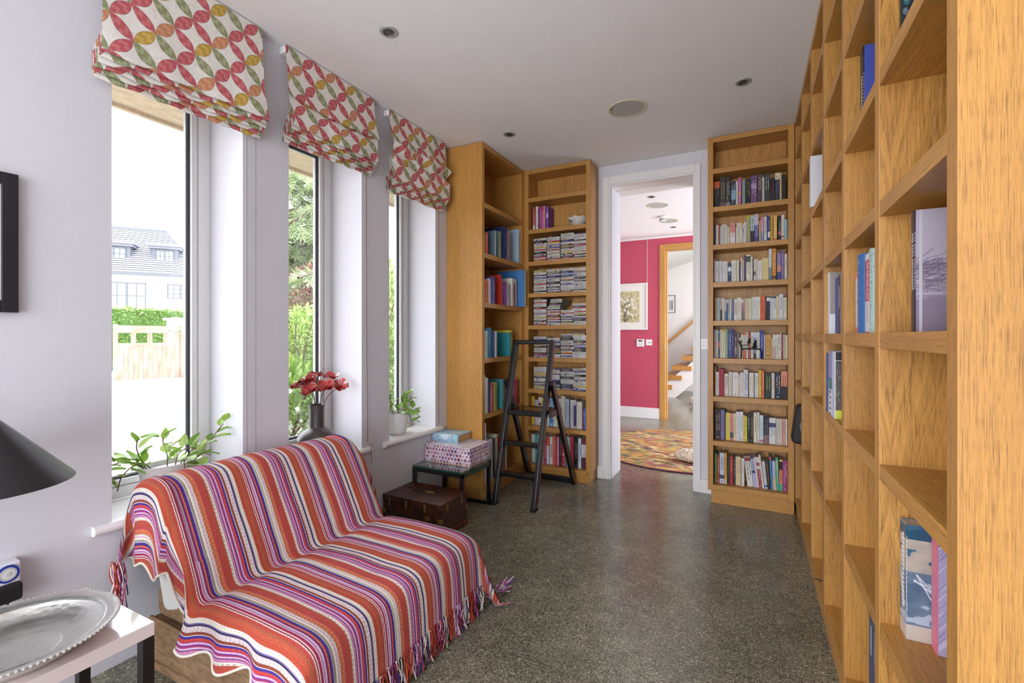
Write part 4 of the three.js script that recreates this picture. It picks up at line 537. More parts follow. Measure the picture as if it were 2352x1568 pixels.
// spine art: every spine has its own strip in an atlas, with its cover colour in the last columns
const CW = 44, CH = 400, PER = 230;
const atlasBooks = [];
function spineCell(o) { atlasBooks.push(o); return atlasBooks.length - 1; }
const allBooks = [];
BRROWS.forEach(([lev, row], r) => row.forEach(([x, t, h, base, tc, marks, lean, word], k) => allBooks.push({ kind: 'BR', r, k, n: row.length, lev, x, t, h, base, tc, marks, lean, word, dep: 0.118, cover: base })));
BLROWS.forEach(([lev, row], r) => row.forEach(([x, t, h, base, tc, marks, lean, word], k) => allBooks.push({ kind: 'BL', r, k, n: row.length, lev, x, t, h, base, tc, marks, lean, word, dep: r ? 0.128 : 0.125, cover: base })));
LCROWS.forEach(([lev, row], r) => row.forEach(([x, t, h, base, tc, cover, dep], k) => allBooks.push({ kind: 'LC', r, k, n: row.length, lev, x, t, h, base, tc, marks: [], lean: 0, word: '', dep: dep / 1000, cover: cover || base })));
allBooks.forEach((b) => { b.cell = spineCell(b); });
const atlasMats = [];
for (let a = 0; a * PER < atlasBooks.length; a++) atlasMats.push(std(0xffffff, 0.55, { map: texture(canvas(2048, 2048, (c) => {
  c.fillStyle = '#888'; c.fillRect(0, 0, 2048, 2048);
  atlasBooks.slice(a * PER, (a + 1) * PER).forEach((b, i) => {
    const X = (i % 46) * CW, Y = Math.floor(i / 46) * CH, W = 38;
    c.fillStyle = b.base; c.fillRect(X, Y, W, CH); c.fillStyle = b.cover; c.fillRect(X + W, Y, CW - W, CH);
    for (const [p, q, col] of b.marks) { c.fillStyle = col; c.fillRect(X, Y + p * CH, W, (q - p) * CH); }
    c.fillStyle = b.tc || '#555'; c.globalAlpha = 0.85;
    if (b.word) { c.save(); c.translate(X + W / 2, Y + CH / 2); if (b.word === 'SPY' || b.word === 'JOHN') { c.rotate(0); c.translate(0, b.word === 'SPY' ? -CH * 0.27 : -CH * 0.4); c.font = 'bold 16px serif'; c.textAlign = 'center'; if (b.word === 'SPY') c.fillText(b.word, 0, 0, 34); } else if (b.word !== 'CATHY') { c.rotate(Math.PI / 2); c.font = b.word === 'PLENTY' ? '34px sans-serif' : 'bold 30px sans-serif'; c.textAlign = 'center'; c.fillText(b.word, b.word === 'PLENTY' ? 20 : 0, 11, 230); } c.restore(); }
    // small print that cannot be read at this distance: short strokes running up the spine
    const cols = b.t > 24 ? 2 : 1; if (!b.word || b.word === 'CATHY' || b.word === 'JOHN') for (let q = 0; q < cols; q++) { const lx = X + W * (cols === 1 ? 0.42 : 0.28 + q * 0.36), wd = Math.max(4, Math.min(9, 170 / b.t)); let y = Y + CH * (0.10 + 0.1 * hash2(i, q + 1)); const end = Y + CH * (0.5 + 0.35 * hash2(i + 9, q)); while (y < end) { const l = 4 + 12 * hash2(Math.floor(y), i + q * 31); c.fillRect(lx + 2 * hash2(Math.floor(y), 5), y, wd, l); y += l + 4 + (hash2(Math.floor(y), i) > 0.86 ? 14 : 0); } }
    if (hash2(i, 77) > 0.4) { c.beginPath(); c.ellipse(X + W / 2, Y + CH * 0.925, 7, 7, 0, 0, 7); c.fill(); } c.globalAlpha = 1;
  });
})) }));
const pageMat = std(new THREE.Color('#cdbfa6'), 0.9), pageDark = std(new THREE.Color('#b9a98c'), 0.9);
function bookShape(t, h, d, cell, board = 0.0016) {                   // spine at z = 0 towards +z, thickness along x from 0 to t
  const i = cell % PER, X = (i % 46) * CW, Y = Math.floor(i / 46) * CH, g = [];
  const put = (w, hh, dd, x, y, z, spine) => {
    const q = new THREE.BoxGeometry(w, hh, dd); q.translate(x, y, z); const uv = q.attributes.uv, n = q.attributes.normal;
    for (let k = 0; k < uv.count; k++) if (spine && n.getZ(k) > 0.5) uv.setXY(k, (X + 1 + uv.getX(k) * 36) / 2048, 1 - (Y + 3 + (1 - uv.getY(k)) * (CH - 6)) / 2048); else uv.setXY(k, (X + 41) / 2048, 1 - (Y + 20) / 2048);
    g.push(q.toNonIndexed());
  };
  put(t, h, board * 1.2, t / 2, h / 2, -board * 0.6, true); put(board, h, d, board / 2, h / 2, -d / 2 - board * 0.3); put(board, h, d, t - board / 2, h / 2, -d / 2 - board * 0.3);
  return merge(g);
}
function book(b, pos, turn, label, group) {
  const o = new THREE.Group(); o.name = numbered('book'); o.position.copy(pos); o.rotation.y = turn; if (b.lean) o.rotation.z = THREE.MathUtils.degToRad(-b.lean); scene.add(o); tag(o, label, 'book', group);
  const t = b.t / 1000, h = b.h / 1000, m = shadows(new THREE.Mesh(bookShape(t, h, b.dep, b.cell), atlasMats[Math.floor(b.cell / PER)])); m.name = 'cover'; o.add(m);
  const pg = new THREE.BoxGeometry(Math.max(0.002, t - 0.0034), h - 0.004, b.dep - 0.005); pg.translate(t / 2, h / 2, -b.dep / 2 - 0.001);
  const p = shadows(new THREE.Mesh(pg, b.cell % 3 ? pageMat : pageDark)); p.name = 'page_block'; o.add(p); return o;
}
const shelfWord = { BR: (r) => ordinals[r + 1] + ' shelf from top, bookcase right of doorway', BL: (r) => ['shelf with the white bowl, left of doorway', 'shelf below the CDs, left of doorway', 'lowest shelf, bookcase left of doorway'][r], LC: (r) => ordinals[r + 1] + ' shelf from top, corner bookcase by window' };
allBooks.forEach((b) => {
  const kind = b.t > 30 ? 'thick ' : b.t < 9 ? 'thin ' : '', jit = (hash2(b.cell, 3) - 0.5) * 0.012;
  const label = `${kind}${colourName(b.base)} book, ${ordinals[b.k]} from left, ${shelfWord[b.kind](b.r)}`;
  if (b.kind === 'LC') book(b, V(b.r === 1 && b.k === b.n - 1 ? -1.70 : -1.752 + jit, b.lev + 0.0004, b.x / 1000), Math.PI / 2, label, 'books in the corner bookcase');
  else { const D = b.kind === 'BR' ? 3.70 : 3.694; book(b, V(b.x / 1000 - (b.lean ? Math.sin(THREE.MathUtils.degToRad(-b.lean)) * b.h / 1000 * 0.0 : 0), b.lev + 0.0004 + (b.lean ? Math.sin(THREE.MathUtils.degToRad(Math.max(0, -b.lean))) * 0 : 0), D + jit * 0.7), 0, label, b.kind === 'BR' ? 'books right of the doorway' : 'books left of the doorway'); }
});
// ---------------------------------------------------------------- compact discs
const cdCanvas = canvas(512, 1024, (c) => {
  for (let k = 0; k < 64; k++) {
    const q = hash2(k, 11), base = q < 0.56 ? ['#d9d8d4', '#cfcfca', '#e0ddd6', '#d2cec6'][k % 4] : q < 0.80 ? ['#1a1a1c', '#2a2628', '#141418'][k % 3] : ['#b03a3c', '#3a3f8a', '#d2b23a', '#8aa03a', '#c89a94', '#2a5a86', '#c9a25a', '#7a5a86'][k % 8], y = k * 16;
    c.fillStyle = '#6a6866'; c.fillRect(0, y, 512, 16); c.fillStyle = base; c.fillRect(6, y + 2, 500, 12); c.fillStyle = q < 0.56 ? '#4a4a4c' : '#d0ccc4';
    let x = 24 + 60 * hash2(k, 5); while (x < 200 + 240 * hash2(k, 6)) { const l = 6 + 14 * hash2(Math.floor(x), k); c.fillRect(x, y + 6, l, 4); x += l + 5; }
    if (hash2(k, 8) > 0.75) { c.fillStyle = ['#c23a34', '#3a4aa0', '#d8b23a'][k % 3]; c.fillRect(10 + 380 * hash2(k, 9), y + 2, 70, 12); }
  }
});
const cdMat = phy(0xffffff, 0.25, { map: texture(cdCanvas), clearcoat: 0.5, clearcoatRoughness: 0.1 });
const cdShapes = []; for (let k = 0; k < 64; k++) {
  const g = new THREE.BoxGeometry(0.118, 0.0094, 0.138).toNonIndexed(); g.translate(0, 0.0047, -0.069); const uv = g.attributes.uv, n = g.attributes.normal;
  for (let i = 0; i < uv.count; i++) uv.setXY(i, n.getZ(i) > 0.5 ? uv.getX(i) : 0.005, 1 - (k * 16 + (n.getZ(i) > 0.5 ? 1 + 14 * (1 - uv.getY(i)) : 8)) / 1024); cdShapes.push(g);
}
const cdTone = (k) => { const q = hash2(k, 11); return q < 0.56 ? 'white' : q < 0.80 ? 'black' : 'coloured'; };
const cdStacks = [[1.830, [19, 20, 21, 20]], [1.560, [19, 19, 19, 19]], [1.288, [22, 21, 12, 17]], [1.015, [17, 16, 19, 20]], [0.747, [18, 17, 17, 17]]], lastRow = [];
const stackX = [-1.600, -1.478, -1.355, -1.250];
cdStacks.forEach(([lev, counts], s) => counts.forEach((n, st) => {
  for (let k = 0; k < n; k++) {
    const v = Math.floor(hash2(s * 40 + st * 9 + k * 3, 17 + k) * 64), slide = s === 2 && st === 1 && k > 14, tip = s === 4 && st === 3 && k > 11;
    const x = stackX[st] + (hash2(k, s * 5 + st) - 0.5) * 0.004 + (slide ? (k - 14) * 0.004 : 0) + (s === 3 && st === 3 && k > 17 ? -0.01 : 0), D = 3.660 + (hash2(k + 3, st) - 0.5) * 0.004 + (slide ? 0.012 : 0), y = lev + 0.0006 + k * 0.01042 + (tip ? (k - 11) * 0.0012 + 0.004 : 0);
    const m = shadows(new THREE.Mesh(cdShapes[v], cdMat)); m.position.set(x, y, -D); m.rotation.y = (hash2(k, st + 20) - 0.5) * 0.03 + (slide ? -0.22 : 0); if (tip) m.rotation.z = 0.07;
    if (s === 4) { m.updateMatrix(); lastRow.push(cdShapes[v].clone().applyMatrix4(m.matrix)); continue; }
    m.name = numbered('cd_case'); scene.add(m);
    tag(m, `${cdTone(v)}-spined CD case, ${ordinals[k]} from bottom, ${ordinals[st]} stack from left, ${ordinals[s]} CD shelf`, 'CD case', 'stacked CDs in the bookcase left of the doorway');
  }
}));
solo('cd_cases', merge(lastRow), cdMat, 'stacked CD cases on the lowest CD shelf, behind the ladder', 'CD cases', 'stacked CDs in the bookcase left of the doorway', 'stuff');
// ---------------------------------------------------------------- things in the long bookcase: covers face the camera, spines face the room
function art(draw, w = 512, h = 512) { return std(0xffffff, 0.4, { map: texture(canvas(w, h, draw)) }); }
const plainUV = (g) => { const p = g.attributes.position, n = g.attributes.normal; g.computeBoundingBox(); const b = g.boundingBox, s = b.getSize(new THREE.Vector3()), uv = g.attributes.uv; for (let i = 0; i < p.count; i++) { if (Math.abs(n.getZ(i)) > 0.5) uv.setXY(i, (p.getX(i) - b.min.x) / s.x, (p.getY(i) - b.min.y) / s.y); else if (Math.abs(n.getX(i)) > 0.5) uv.setXY(i, (p.getZ(i) - b.min.z) / s.z, (p.getY(i) - b.min.y) / s.y); else uv.setXY(i, 0.5, 0.5); } return g; };
function rightBook(x, d0, d1, lev, h, dep, spineMat, coverMat, label, round) {
  const b = thing('book', [x + dep / 2, lev, (d0 + d1) / 2], label, 'book', 'books in the long right bookcase');
  const y0 = lev + 0.0005, y1 = lev + h, k = 0.0022;
  if (round) { const g = new THREE.CylinderGeometry((d1 - d0) / 2, (d1 - d0) / 2, h, 20, 1, false, Math.PI, Math.PI); g.scale(0.35, 1, 1); g.translate(x + 0.008, (y0 + y1) / 2, -(d0 + d1) / 2); part('spine', g, spineMat, b); }
  else part('spine', plainUV(box(x, x + k, y0, y1, d0, d1)), spineMat, b);
  part('front_cover', plainUV(box(x + k, x + dep, y0, y1, d0, d0 + k)), coverMat, b); part('back_cover', plainUV(box(x + k, x + dep, y0, y1, d1 - k, d1)), spineMat.map ? std(0x8a8a8a, 0.5) : spineMat, b);
  part('page_block', box(x + k, x + dep - 0.004, y0 + 0.003, y1 - 0.003, d0 + k, d1 - k), pageMat, b); return b;
}
const up = (c, W, H, text, font, col, off = 0, size = 0) => { c.save(); c.translate(W / 2 + off, H * 0.18); c.rotate(Math.PI / 2); c.font = font; c.fillStyle = col; c.fillText(text, 0, size || W * 0.28); c.restore(); };
const flat = (c) => std(new THREE.Color(c), 0.5);
rightBook(0.29, 1.196, 1.216, 1.207, 0.243, 0.26, art((c, W, H) => { c.fillStyle = '#23222a'; c.fillRect(0, 0, W, H); up(c, W, H, 'PIM KOPS AMSTERDAM', 'bold 44px sans-serif', '#e8e4ea', -6, 18); }, 64, 1024), art((c, W, H) => {
  c.fillStyle = '#b4aab8'; c.fillRect(0, 0, W, H); c.fillStyle = '#a297a6'; c.fillRect(0, H * 0.70, W, H * 0.3); c.fillStyle = '#8b7f90'; c.beginPath(); c.moveTo(0, H * 0.74); c.quadraticCurveTo(W * 0.35, H * 0.64, W, H * 0.68); c.lineTo(W, H); c.lineTo(0, H); c.fill();
  c.fillStyle = '#aba0b0'; c.beginPath(); c.ellipse(W * 0.42, H * 1.0, W * 0.20, H * 0.22, 0, Math.PI, 0); c.fill(); c.fillStyle = '#948799'; c.fillRect(0, H * 0.7, W, 8);
  c.strokeStyle = '#6e6374'; for (let k = 0; k < 90; k++) { let x = rr(-20, 40), y = rr(H * 0.42, H * 0.66), a = rr(-0.5, 0.3); c.lineWidth = rr(0.6, 2.2); c.beginPath(); c.moveTo(x, y); for (let q = 0; q < 6; q++) { a += rr(-0.4, 0.4); x += Math.cos(a) * 18; y += Math.sin(a) * 12; c.lineTo(x, y); } c.stroke(); }
  c.lineWidth = 1.4; for (let x = 0; x < W; x += 34) { c.beginPath(); c.moveTo(x, H * 0.68); c.lineTo(x, H * 0.60); c.stroke(); } for (const y of [0.60, 0.63]) { c.beginPath(); c.moveTo(0, H * y + 18); c.lineTo(W, H * y); c.stroke(); } c.fillStyle = '#c6bec9'; c.fillRect(10, 0, 10, H);
}), 'large book with a misty lilac grey tree photograph on its cover');
const mountain = (c, W, H) => {
  for (let y = 0; y < H; y += 4) for (let x = 0; x < W; x += 4) { const n = vnoise(x / 60, y / 60) * 0.6 + vnoise(x / 22, y / 22) * 0.4, f = y / H; let a = f < 0.12 ? [38, 84, 110] : f < 0.4 ? [150 + 60 * n, 150 + 45 * n, 150 + 20 * n] : f < 0.86 ? [70 + 70 * n, 96 + 60 * n, 122 + 50 * n] : [200, 190, 176]; if (f < 0.35 && n < 0.42) a = [60, 104, 130]; if (f > 0.4 && f < 0.85 && n > 0.62) a = [176, 190, 204]; c.fillStyle = `rgb(${a.map((q) => q | 0).join(',')})`; c.fillRect(x, y, 4, 4); }
  c.strokeStyle = 'rgba(220,228,236,0.8)'; c.lineWidth = 5; for (let k = 0; k < 7; k++) { c.beginPath(); c.moveTo(rr(0, W * 0.3), H * rr(0.38, 0.5)); c.lineTo(rr(W * 0.3, W * 0.9), H * rr(0.55, 0.8)); c.stroke(); }
};
rightBook(0.297, 1.283, 1.328, 0.547, 0.247, 0.16, art((c, W, H) => { mountain(c, W, H); c.fillStyle = '#eef2f4'; for (let y = H * 0.10; y < H * 0.75; y += 20) c.fillRect(W * 0.35, y, 22, 12); }, 64, 512), art(mountain, 256, 512), 'book with a cloudy snow mountain cover on the near low shelf');
rightBook(0.338, 1.246, 1.278, 0.547, 0.30, 0.2, flat('#d8788c'), art((c, W, H) => { c.fillStyle = '#b8acd0'; c.fillRect(0, 0, W, H); c.fillStyle = '#2c1048'; c.fillRect(0, H * 0.13, W, H * 0.13); c.lineWidth = 3; for (let k = 0; k < 150; k++) { c.strokeStyle = k % 2 ? 'rgba(240,236,250,0.7)' : 'rgba(130,116,170,0.6)'; const x = rr(-W, W), y = rr(H * 0.3, H * 1.2); c.beginPath(); c.moveTo(x, y); c.lineTo(x + 180, y - 160); c.stroke(); } }), 'pink spined book with purple and white streaked cover');
rightBook(0.29, 1.285, 1.30, 1.804, 0.25, 0.19, flat('#1c2a2c'), art((c, W, H) => { c.fillStyle = '#23303a'; c.fillRect(0, 0, W, H); for (let k = 0; k < 220; k++) { c.fillStyle = ['#2f6a6a', '#1a2026', '#6aa8a8', '#8a9aa4', '#303848', '#4a8a84'][k % 6]; c.globalAlpha = 0.6; c.beginPath(); c.ellipse(rr(0, W), rr(0, H), rr(6, 40), rr(4, 16), rr(0, 3), 0, 7); c.fill(); } c.globalAlpha = 1; c.fillStyle = '#e0d0a4'; c.beginPath(); c.moveTo(W * 0.45, H * 0.62); c.lineTo(W, H * 0.42); c.lineTo(W, H * 0.5); c.lineTo(W * 0.45, H * 0.68); c.fill(); }), 'dark teal book at the top edge, second compartment');
// near-middle compartment with four spines
rightBook(0.28, 1.679, 1.722, 1.207, 0.182, 0.15, art((c, W, H) => { c.fillStyle = '#dcd0c6'; c.fillRect(0, 0, W, H); c.fillStyle = '#d9764a'; c.fillRect(0, 0, W, H * 0.1); c.fillRect(0, H * 0.9, W, H * 0.1); c.fillStyle = '#4a4440'; c.fillRect(W * 0.4, H * 0.47, 8, 26); }, 64, 512), flat('#d8ccc2'), 'cream book with orange ends beside the thick blue book');
rightBook(0.278, 1.592, 1.676, 1.207, 0.221, 0.17, art((c, W, H) => { c.fillStyle = '#2d66a4'; c.fillRect(0, 0, W, H); c.fillStyle = '#a8c4dc'; for (const y of [0.08, 0.11]) c.fillRect(W * 0.35, H * y, W * 0.3, 8); c.lineWidth = 5; c.strokeStyle = '#d8b894'; for (let k = 0; k < 7; k++) { c.beginPath(); c.moveTo(W * 0.45, H * (0.2 + k * 0.11)); c.lineTo(W * 0.55, H * (0.24 + k * 0.11)); c.stroke(); } }, 128, 1024), flat('#2d66a4'), 'thick glossy blue book in the middle compartment', true);
rightBook(0.28, 1.545, 1.588, 1.207, 0.214, 0.17, art((c, W, H) => { c.fillStyle = '#dcdad6'; c.fillRect(0, 0, W, H); c.fillStyle = '#c22430'; c.fillRect(0, H * 0.08, W, H * 0.52); c.fillRect(0, H * 0.985, W, H * 0.02); c.save(); c.translate(W * 0.2, H * 0.1); c.rotate(Math.PI / 2); c.fillStyle = '#f4eeea'; c.font = 'bold 62px sans-serif'; c.fillText('THE CAPTAIN CLASS', 0, -12, H * 0.48); c.fillStyle = '#a8323a'; c.font = 'bold 40px sans-serif'; c.fillText('SAM WALKER', H * 0.53, -14, H * 0.26); c.restore(); }, 96, 1024), flat('#d8d6d2'), 'white book with a red panel and white capitals on its spine');
const floral = (c, W, H) => { c.fillStyle = '#b6d0c6'; c.fillRect(0, 0, W, H); for (let k = 0; k < 160; k++) { c.fillStyle = ['#8ab0a8', '#6a70a0', '#dce6e0', '#4a5a64', '#9ac0b4', '#8a7aa8'][k % 6]; c.globalAlpha = 0.65; c.fillRect(rr(0, W), rr(0, H), rr(4, 34), rr(2, 10)); } c.globalAlpha = 1; };
rightBook(0.28, 1.520, 1.543, 1.207, 0.222, 0.16, art(floral, 64, 512), art(floral), 'pale green flowery book next to the red and white one');
rightBook(0.287, 1.655, 1.698, 1.804, 0.228, 0.19, art((c, W, H) => { c.fillStyle = '#14161a'; c.fillRect(0, 0, W, H); c.fillStyle = '#d8d8d4'; for (let y = H * 0.34; y < H * 0.92; y += 22) c.fillRect(W * 0.3, y, 24, 12); }, 64, 512), art((c, W, H) => { c.fillStyle = '#4653a8'; c.fillRect(0, 0, W, H); c.fillStyle = '#e4e4ee'; c.fillRect(W * 0.17, H * 0.1, W * 0.02, H * 0.86); c.fillStyle = '#6a6c7c'; c.fillRect(W * 0.2, H * 0.08, W * 0.8, H * 0.92); c.fillStyle = '#8a8e96'; c.beginPath(); c.moveTo(W * 0.2, H * 0.25); c.lineTo(W * 0.35, H * 0.2); c.lineTo(W * 0.5, H * 0.3); c.lineTo(W, H * 0.22); c.lineTo(W, H * 0.1); c.lineTo(W * 0.2, H * 0.1); c.fill(); c.fillStyle = '#f0f0f2'; c.font = 'bold 120px sans-serif'; c.fillText('A', W * 0.5, H * 0.52); }), 'blue and grey book with a black spine, high shelf');
rightBook(0.28, 1.484, 1.543, 0.13, 0.352, 0.22, art((c, W, H) => { c.fillStyle = '#48506a'; c.fillRect(0, 0, W, H); c.fillStyle = '#c8d0e0'; c.fillRect(W * 0.3, H * 0.12, 10, H * 0.22); }, 64, 512), flat('#3f475e'), 'tall slate blue book on the bottom shelf of the long bookcase');
// compartment with the white book
rightBook(0.272, 2.196, 2.226, 1.207, 0.24, 0.2, flat('#dedcdc'), art((c, W, H) => { c.fillStyle = '#dedde2'; c.fillRect(0, 0, W, H); c.fillStyle = '#9a948c'; c.fillRect(0, 0, W, H * 0.68); c.fillStyle = '#d8d8da'; c.beginPath(); c.moveTo(W * 0.22, 0); c.lineTo(W * 0.9, 0); c.lineTo(W * 0.95, H * 0.5); c.lineTo(W * 0.3, H * 0.48); c.fill(); c.fillStyle = '#4a7a3a'; c.fillRect(W * 0.4, H * 0.30, 40, 30); c.fillStyle = '#c8844a'; c.fillRect(W * 0.32, H * 0.31, 24, 26); c.fillStyle = '#22222c'; c.font = '56px serif'; c.fillText('Bro', W * 0.28, H * 0.77); c.fillText('wit', W * 0.28, H * 0.84); c.fillStyle = '#b0b0b4'; for (let k = 0; k < 4; k++) c.fillRect(W * 0.28, H * (0.88 + k * 0.025), W * 0.4, 6); }), 'white book with a grey room photograph on its cover');
rightBook(0.272, 2.000, 2.044, 1.207, 0.200, 0.16, flat('#2e4a94'), flat('#2e4a94'), 'slim blue book nearest the white photograph book');
rightBook(0.272, 1.978, 1.998, 1.207, 0.198, 0.16, flat('#6a5a84'), flat('#6a5a84'), 'thin purple book between the blue and black spines');
rightBook(0.272, 1.946, 1.976, 1.207, 0.202, 0.16, art((c, W, H) => { c.fillStyle = '#17161a'; c.fillRect(0, 0, W, H); up(c, W, H, 'ANNA ENQUIST', 'bold 54px sans-serif', '#e4e2e0', -6, 18); }, 64, 1024), flat('#201f22'), 'black book with white capitals on its spine');
rightBook(0.272, 1.914, 1.944, 1.207, 0.203, 0.17, flat('#7a7868'), flat('#8a8876'), 'olive grey book at the near end of that row');
rightBook(0.262, 2.150, 2.190, 0.907, 0.225, 0.2, flat('#2a5a9a'), art((c, W, H) => { c.fillStyle = '#2f5ea2'; c.fillRect(0, 0, W, H); c.fillStyle = '#d8d8e4'; c.fillRect(0, H * 0.72, W, H); for (let k = 0; k < 80; k++) { c.fillStyle = ['#23263e', '#d8b8c4', '#e8e8f0', '#5a5a84'][k % 4]; c.beginPath(); c.ellipse(rr(0, W), rr(H * 0.25, H * 0.72), rr(8, 40), rr(5, 20), rr(0, 3), 0, 7); c.fill(); } }), 'blue book with a mountain cover below the white book');
rightBook(0.262, 2.045, 2.125, 0.907, 0.236, 0.2, art((c, W, H) => { c.fillStyle = '#8a9cc8'; c.fillRect(0, 0, W, H); c.fillStyle = '#c8909a'; c.fillRect(0, 0, W * 0.25, H); c.fillStyle = '#2a7a7c'; c.fillRect(0, H * 0.42, W, H * 0.18); c.fillStyle = '#e0e0e4'; c.fillRect(0, H * 0.6, W, H * 0.4); c.fillStyle = '#23222c'; for (let y = H * 0.63; y < H; y += 44) c.fillRect(W * 0.2, y, W * 0.5, 14); }, 128, 512), flat('#9aa8cc'), 'thick lilac and teal spined book in the lower row');
rightBook(0.262, 2.005, 2.042, 0.907, 0.236, 0.2, flat('#c4cbe0'), flat('#ccd2e4'), 'pale blue white spined book beside the knitted cover');
rightBook(0.262, 1.980, 2.003, 0.907, 0.235, 0.2, flat('#d6d8de'), art((c, W, H) => { c.fillStyle = '#57504a'; c.fillRect(0, 0, W, H * 0.88); for (let k = 0; k < 700; k++) { c.fillStyle = ['#8a8278', '#6a625a', '#a49c92', '#3c3632'][k % 4]; c.globalAlpha = 0.5; c.fillRect(rr(0, W), rr(H * 0.2, H * 0.86), rr(3, 12), rr(8, 40)); } c.globalAlpha = 1; c.fillStyle = '#15130f'; c.fillRect(0, 0, W, H * 0.16); c.fillStyle = '#d8d8d8'; c.fillRect(0, H * 0.125, W, 6); c.fillStyle = '#c8d03a'; c.fillRect(0, H * 0.87, W, H * 0.13); }), 'book with grey knitted texture and lime strip on its cover');
rightBook(0.248, 2.596, 2.630, 1.804, 0.238, 0.2, flat('#d4d4d6'), art((c, W, H) => { c.fillStyle = '#d6d4d6'; c.fillRect(0, 0, W, H); for (let k = 0; k < 60; k++) { c.fillStyle = 'rgba(60,60,70,0.12)'; c.fillRect(rr(W * 0.3, W * 0.6), rr(H * 0.2, H), rr(10, 60), rr(20, 160)); } c.fillStyle = '#3a3c44'; c.fillRect(W * 0.28, H * 0.72, W * 0.3, H * 0.2); c.fillStyle = '#b8743e'; c.beginPath(); c.moveTo(W * 0.4, H * 0.62); c.lineTo(W, H * 0.5); c.lineTo(W, H); c.lineTo(W * 0.55, H * 0.8); c.fill(); }), 'white book with a grey and orange picture, jutting out slightly');
rightBook(0.262, 2.292, 2.306, 1.804, 0.205, 0.17, art((c, W, H) => { c.fillStyle = '#dcd8d8'; c.fillRect(0, 0, W, H); c.fillStyle = '#b83a4a'; for (let y = 20; y < H; y += 26) c.fillRect(0, y, W * 0.6, 12); }, 32, 512), flat('#dcdadb'), 'thin red and white spined book at the compartment edge');
rightBook(0.262, 2.738, 2.766, 0.907, 0.236, 0.19, art((c, W, H) => { c.fillStyle = '#dcd4d0'; c.fillRect(0, 0, W, H); c.fillStyle = '#a84a44'; for (let y = H * 0.18; y < H * 0.95; y += 24) c.fillRect(W * 0.3, y, W * 0.35, 14); c.fillStyle = '#2a2422'; c.fillRect(0, H * 0.12, W, H * 0.05); }, 32, 512), flat('#d8d0cc'), 'single pale book standing far along the long bookcase');
{ const b = thing('book', [0.37, 2.102, 2.03], 'dark flat book lying on a high shelf, upper right', 'book', 'books in the long right bookcase'); part('cover', box(0.28, 0.48, 2.1025, 2.106, 1.86, 2.20, { r: 0.001 }), flat('#2a2a2e'), b); part('page_block', box(0.283, 0.476, 2.106, 2.114, 1.863, 2.197), flat('#8a8680'), b); part('cover', box(0.28, 0.48, 2.114, 2.1175, 1.86, 2.20, { r: 0.001 }), flat('#232327'), b); }
{ const b = thing('black_case', [0.33, 0.547, 3.33], 'rounded black case with a pale curved line, far low compartment', 'case'); const s = new THREE.Shape(); s.moveTo(0.232, 0.566); s.quadraticCurveTo(0.228, 0.548, 0.252, 0.5478); s.lineTo(0.42, 0.5478); s.quadraticCurveTo(0.44, 0.55, 0.438, 0.58); s.lineTo(0.40, 0.73); s.quadraticCurveTo(0.39, 0.757, 0.36, 0.757); s.lineTo(0.275, 0.757); s.quadraticCurveTo(0.258, 0.757, 0.254, 0.738); s.closePath(); const g = new THREE.ExtrudeGeometry(s, { depth: 0.09, bevelEnabled: true, bevelSize: 0.012, bevelThickness: 0.02, bevelSegments: 4 }); g.translate(0, 0.0125, -3.39); part('shell', g, std(0x101012, 0.55), b); const pts = []; for (let k = 0; k <= 10; k++) { const a = 2.1 + k / 10 * 2.1; pts.push(V(0.338 + 0.075 * Math.cos(a), 0.655 + 0.075 * Math.sin(a), 3.279)); } part('zip_line', tube(pts, 0.0022, 6), std(new THREE.Color('#b8b4b8'), 0.4), b); }
solo('cable', tube([V(0.245, 0.1345, 2.43), V(0.262, 0.137, 2.425), V(0.30, 0.1335, 2.41), V(0.38, 0.1335, 2.40), V(0.5, 0.1335, 2.43)], 0.0025, 6), std(0x2a1a12, 0.5), 'thin dark cable lying over the bottom shelf edge', 'cable');
// ---------------------------------------------------------------- bowl, bookend
const porcelain = phy(new THREE.Color('#d9d4cb'), 0.2, { clearcoat: 0.5 });
{
  const b = thing('bowl', [-1.285, 2.104, 3.735], 'white porcelain bowl with a wavy rim on the CD bookcase', 'bowl');
  const prof = [[0.030, 0], [0.045, 0.001], [0.046, 0.010], [0.040, 0.014], [0.062, 0.028], [0.080, 0.052], [0.090, 0.074], [0.087, 0.0745], [0.076, 0.054], [0.055, 0.030], [0, 0.020]];
  const g = lathe(prof, 0, 0, 0, 72), p = g.attributes.position; for (let i = 0; i < p.count; i++) { const a = Math.atan2(p.getZ(i), p.getX(i)), y = p.getY(i), k = Math.max(0, (y - 0.03) / 0.045); p.setY(i, y + k * 0.004 * Math.cos(a * 8)); p.setX(i, p.getX(i) * (1 + k * 0.05 * Math.cos(a * 8))); p.setZ(i, p.getZ(i) * (1 + k * 0.05 * Math.cos(a * 8))); } g.computeVertexNormals(); g.translate(-1.285, 2.1045, -3.735); part('body', g, porcelain, b);
  for (const a of [2.35, 2.05]) { const q = new THREE.SphereGeometry(0.008, 8, 6); q.scale(1.3, 0.9, 0.5); q.rotateY(Math.PI / 2 - a); q.translate(-1.285 + Math.cos(a) * 0.078, 2.104 + 0.047 + (a - 2.2) * 0.03, -3.735 + Math.sin(a) * 0.078); part('leaf_motif', q, std(new THREE.Color('#3c4a34'), 0.6), b); }
}
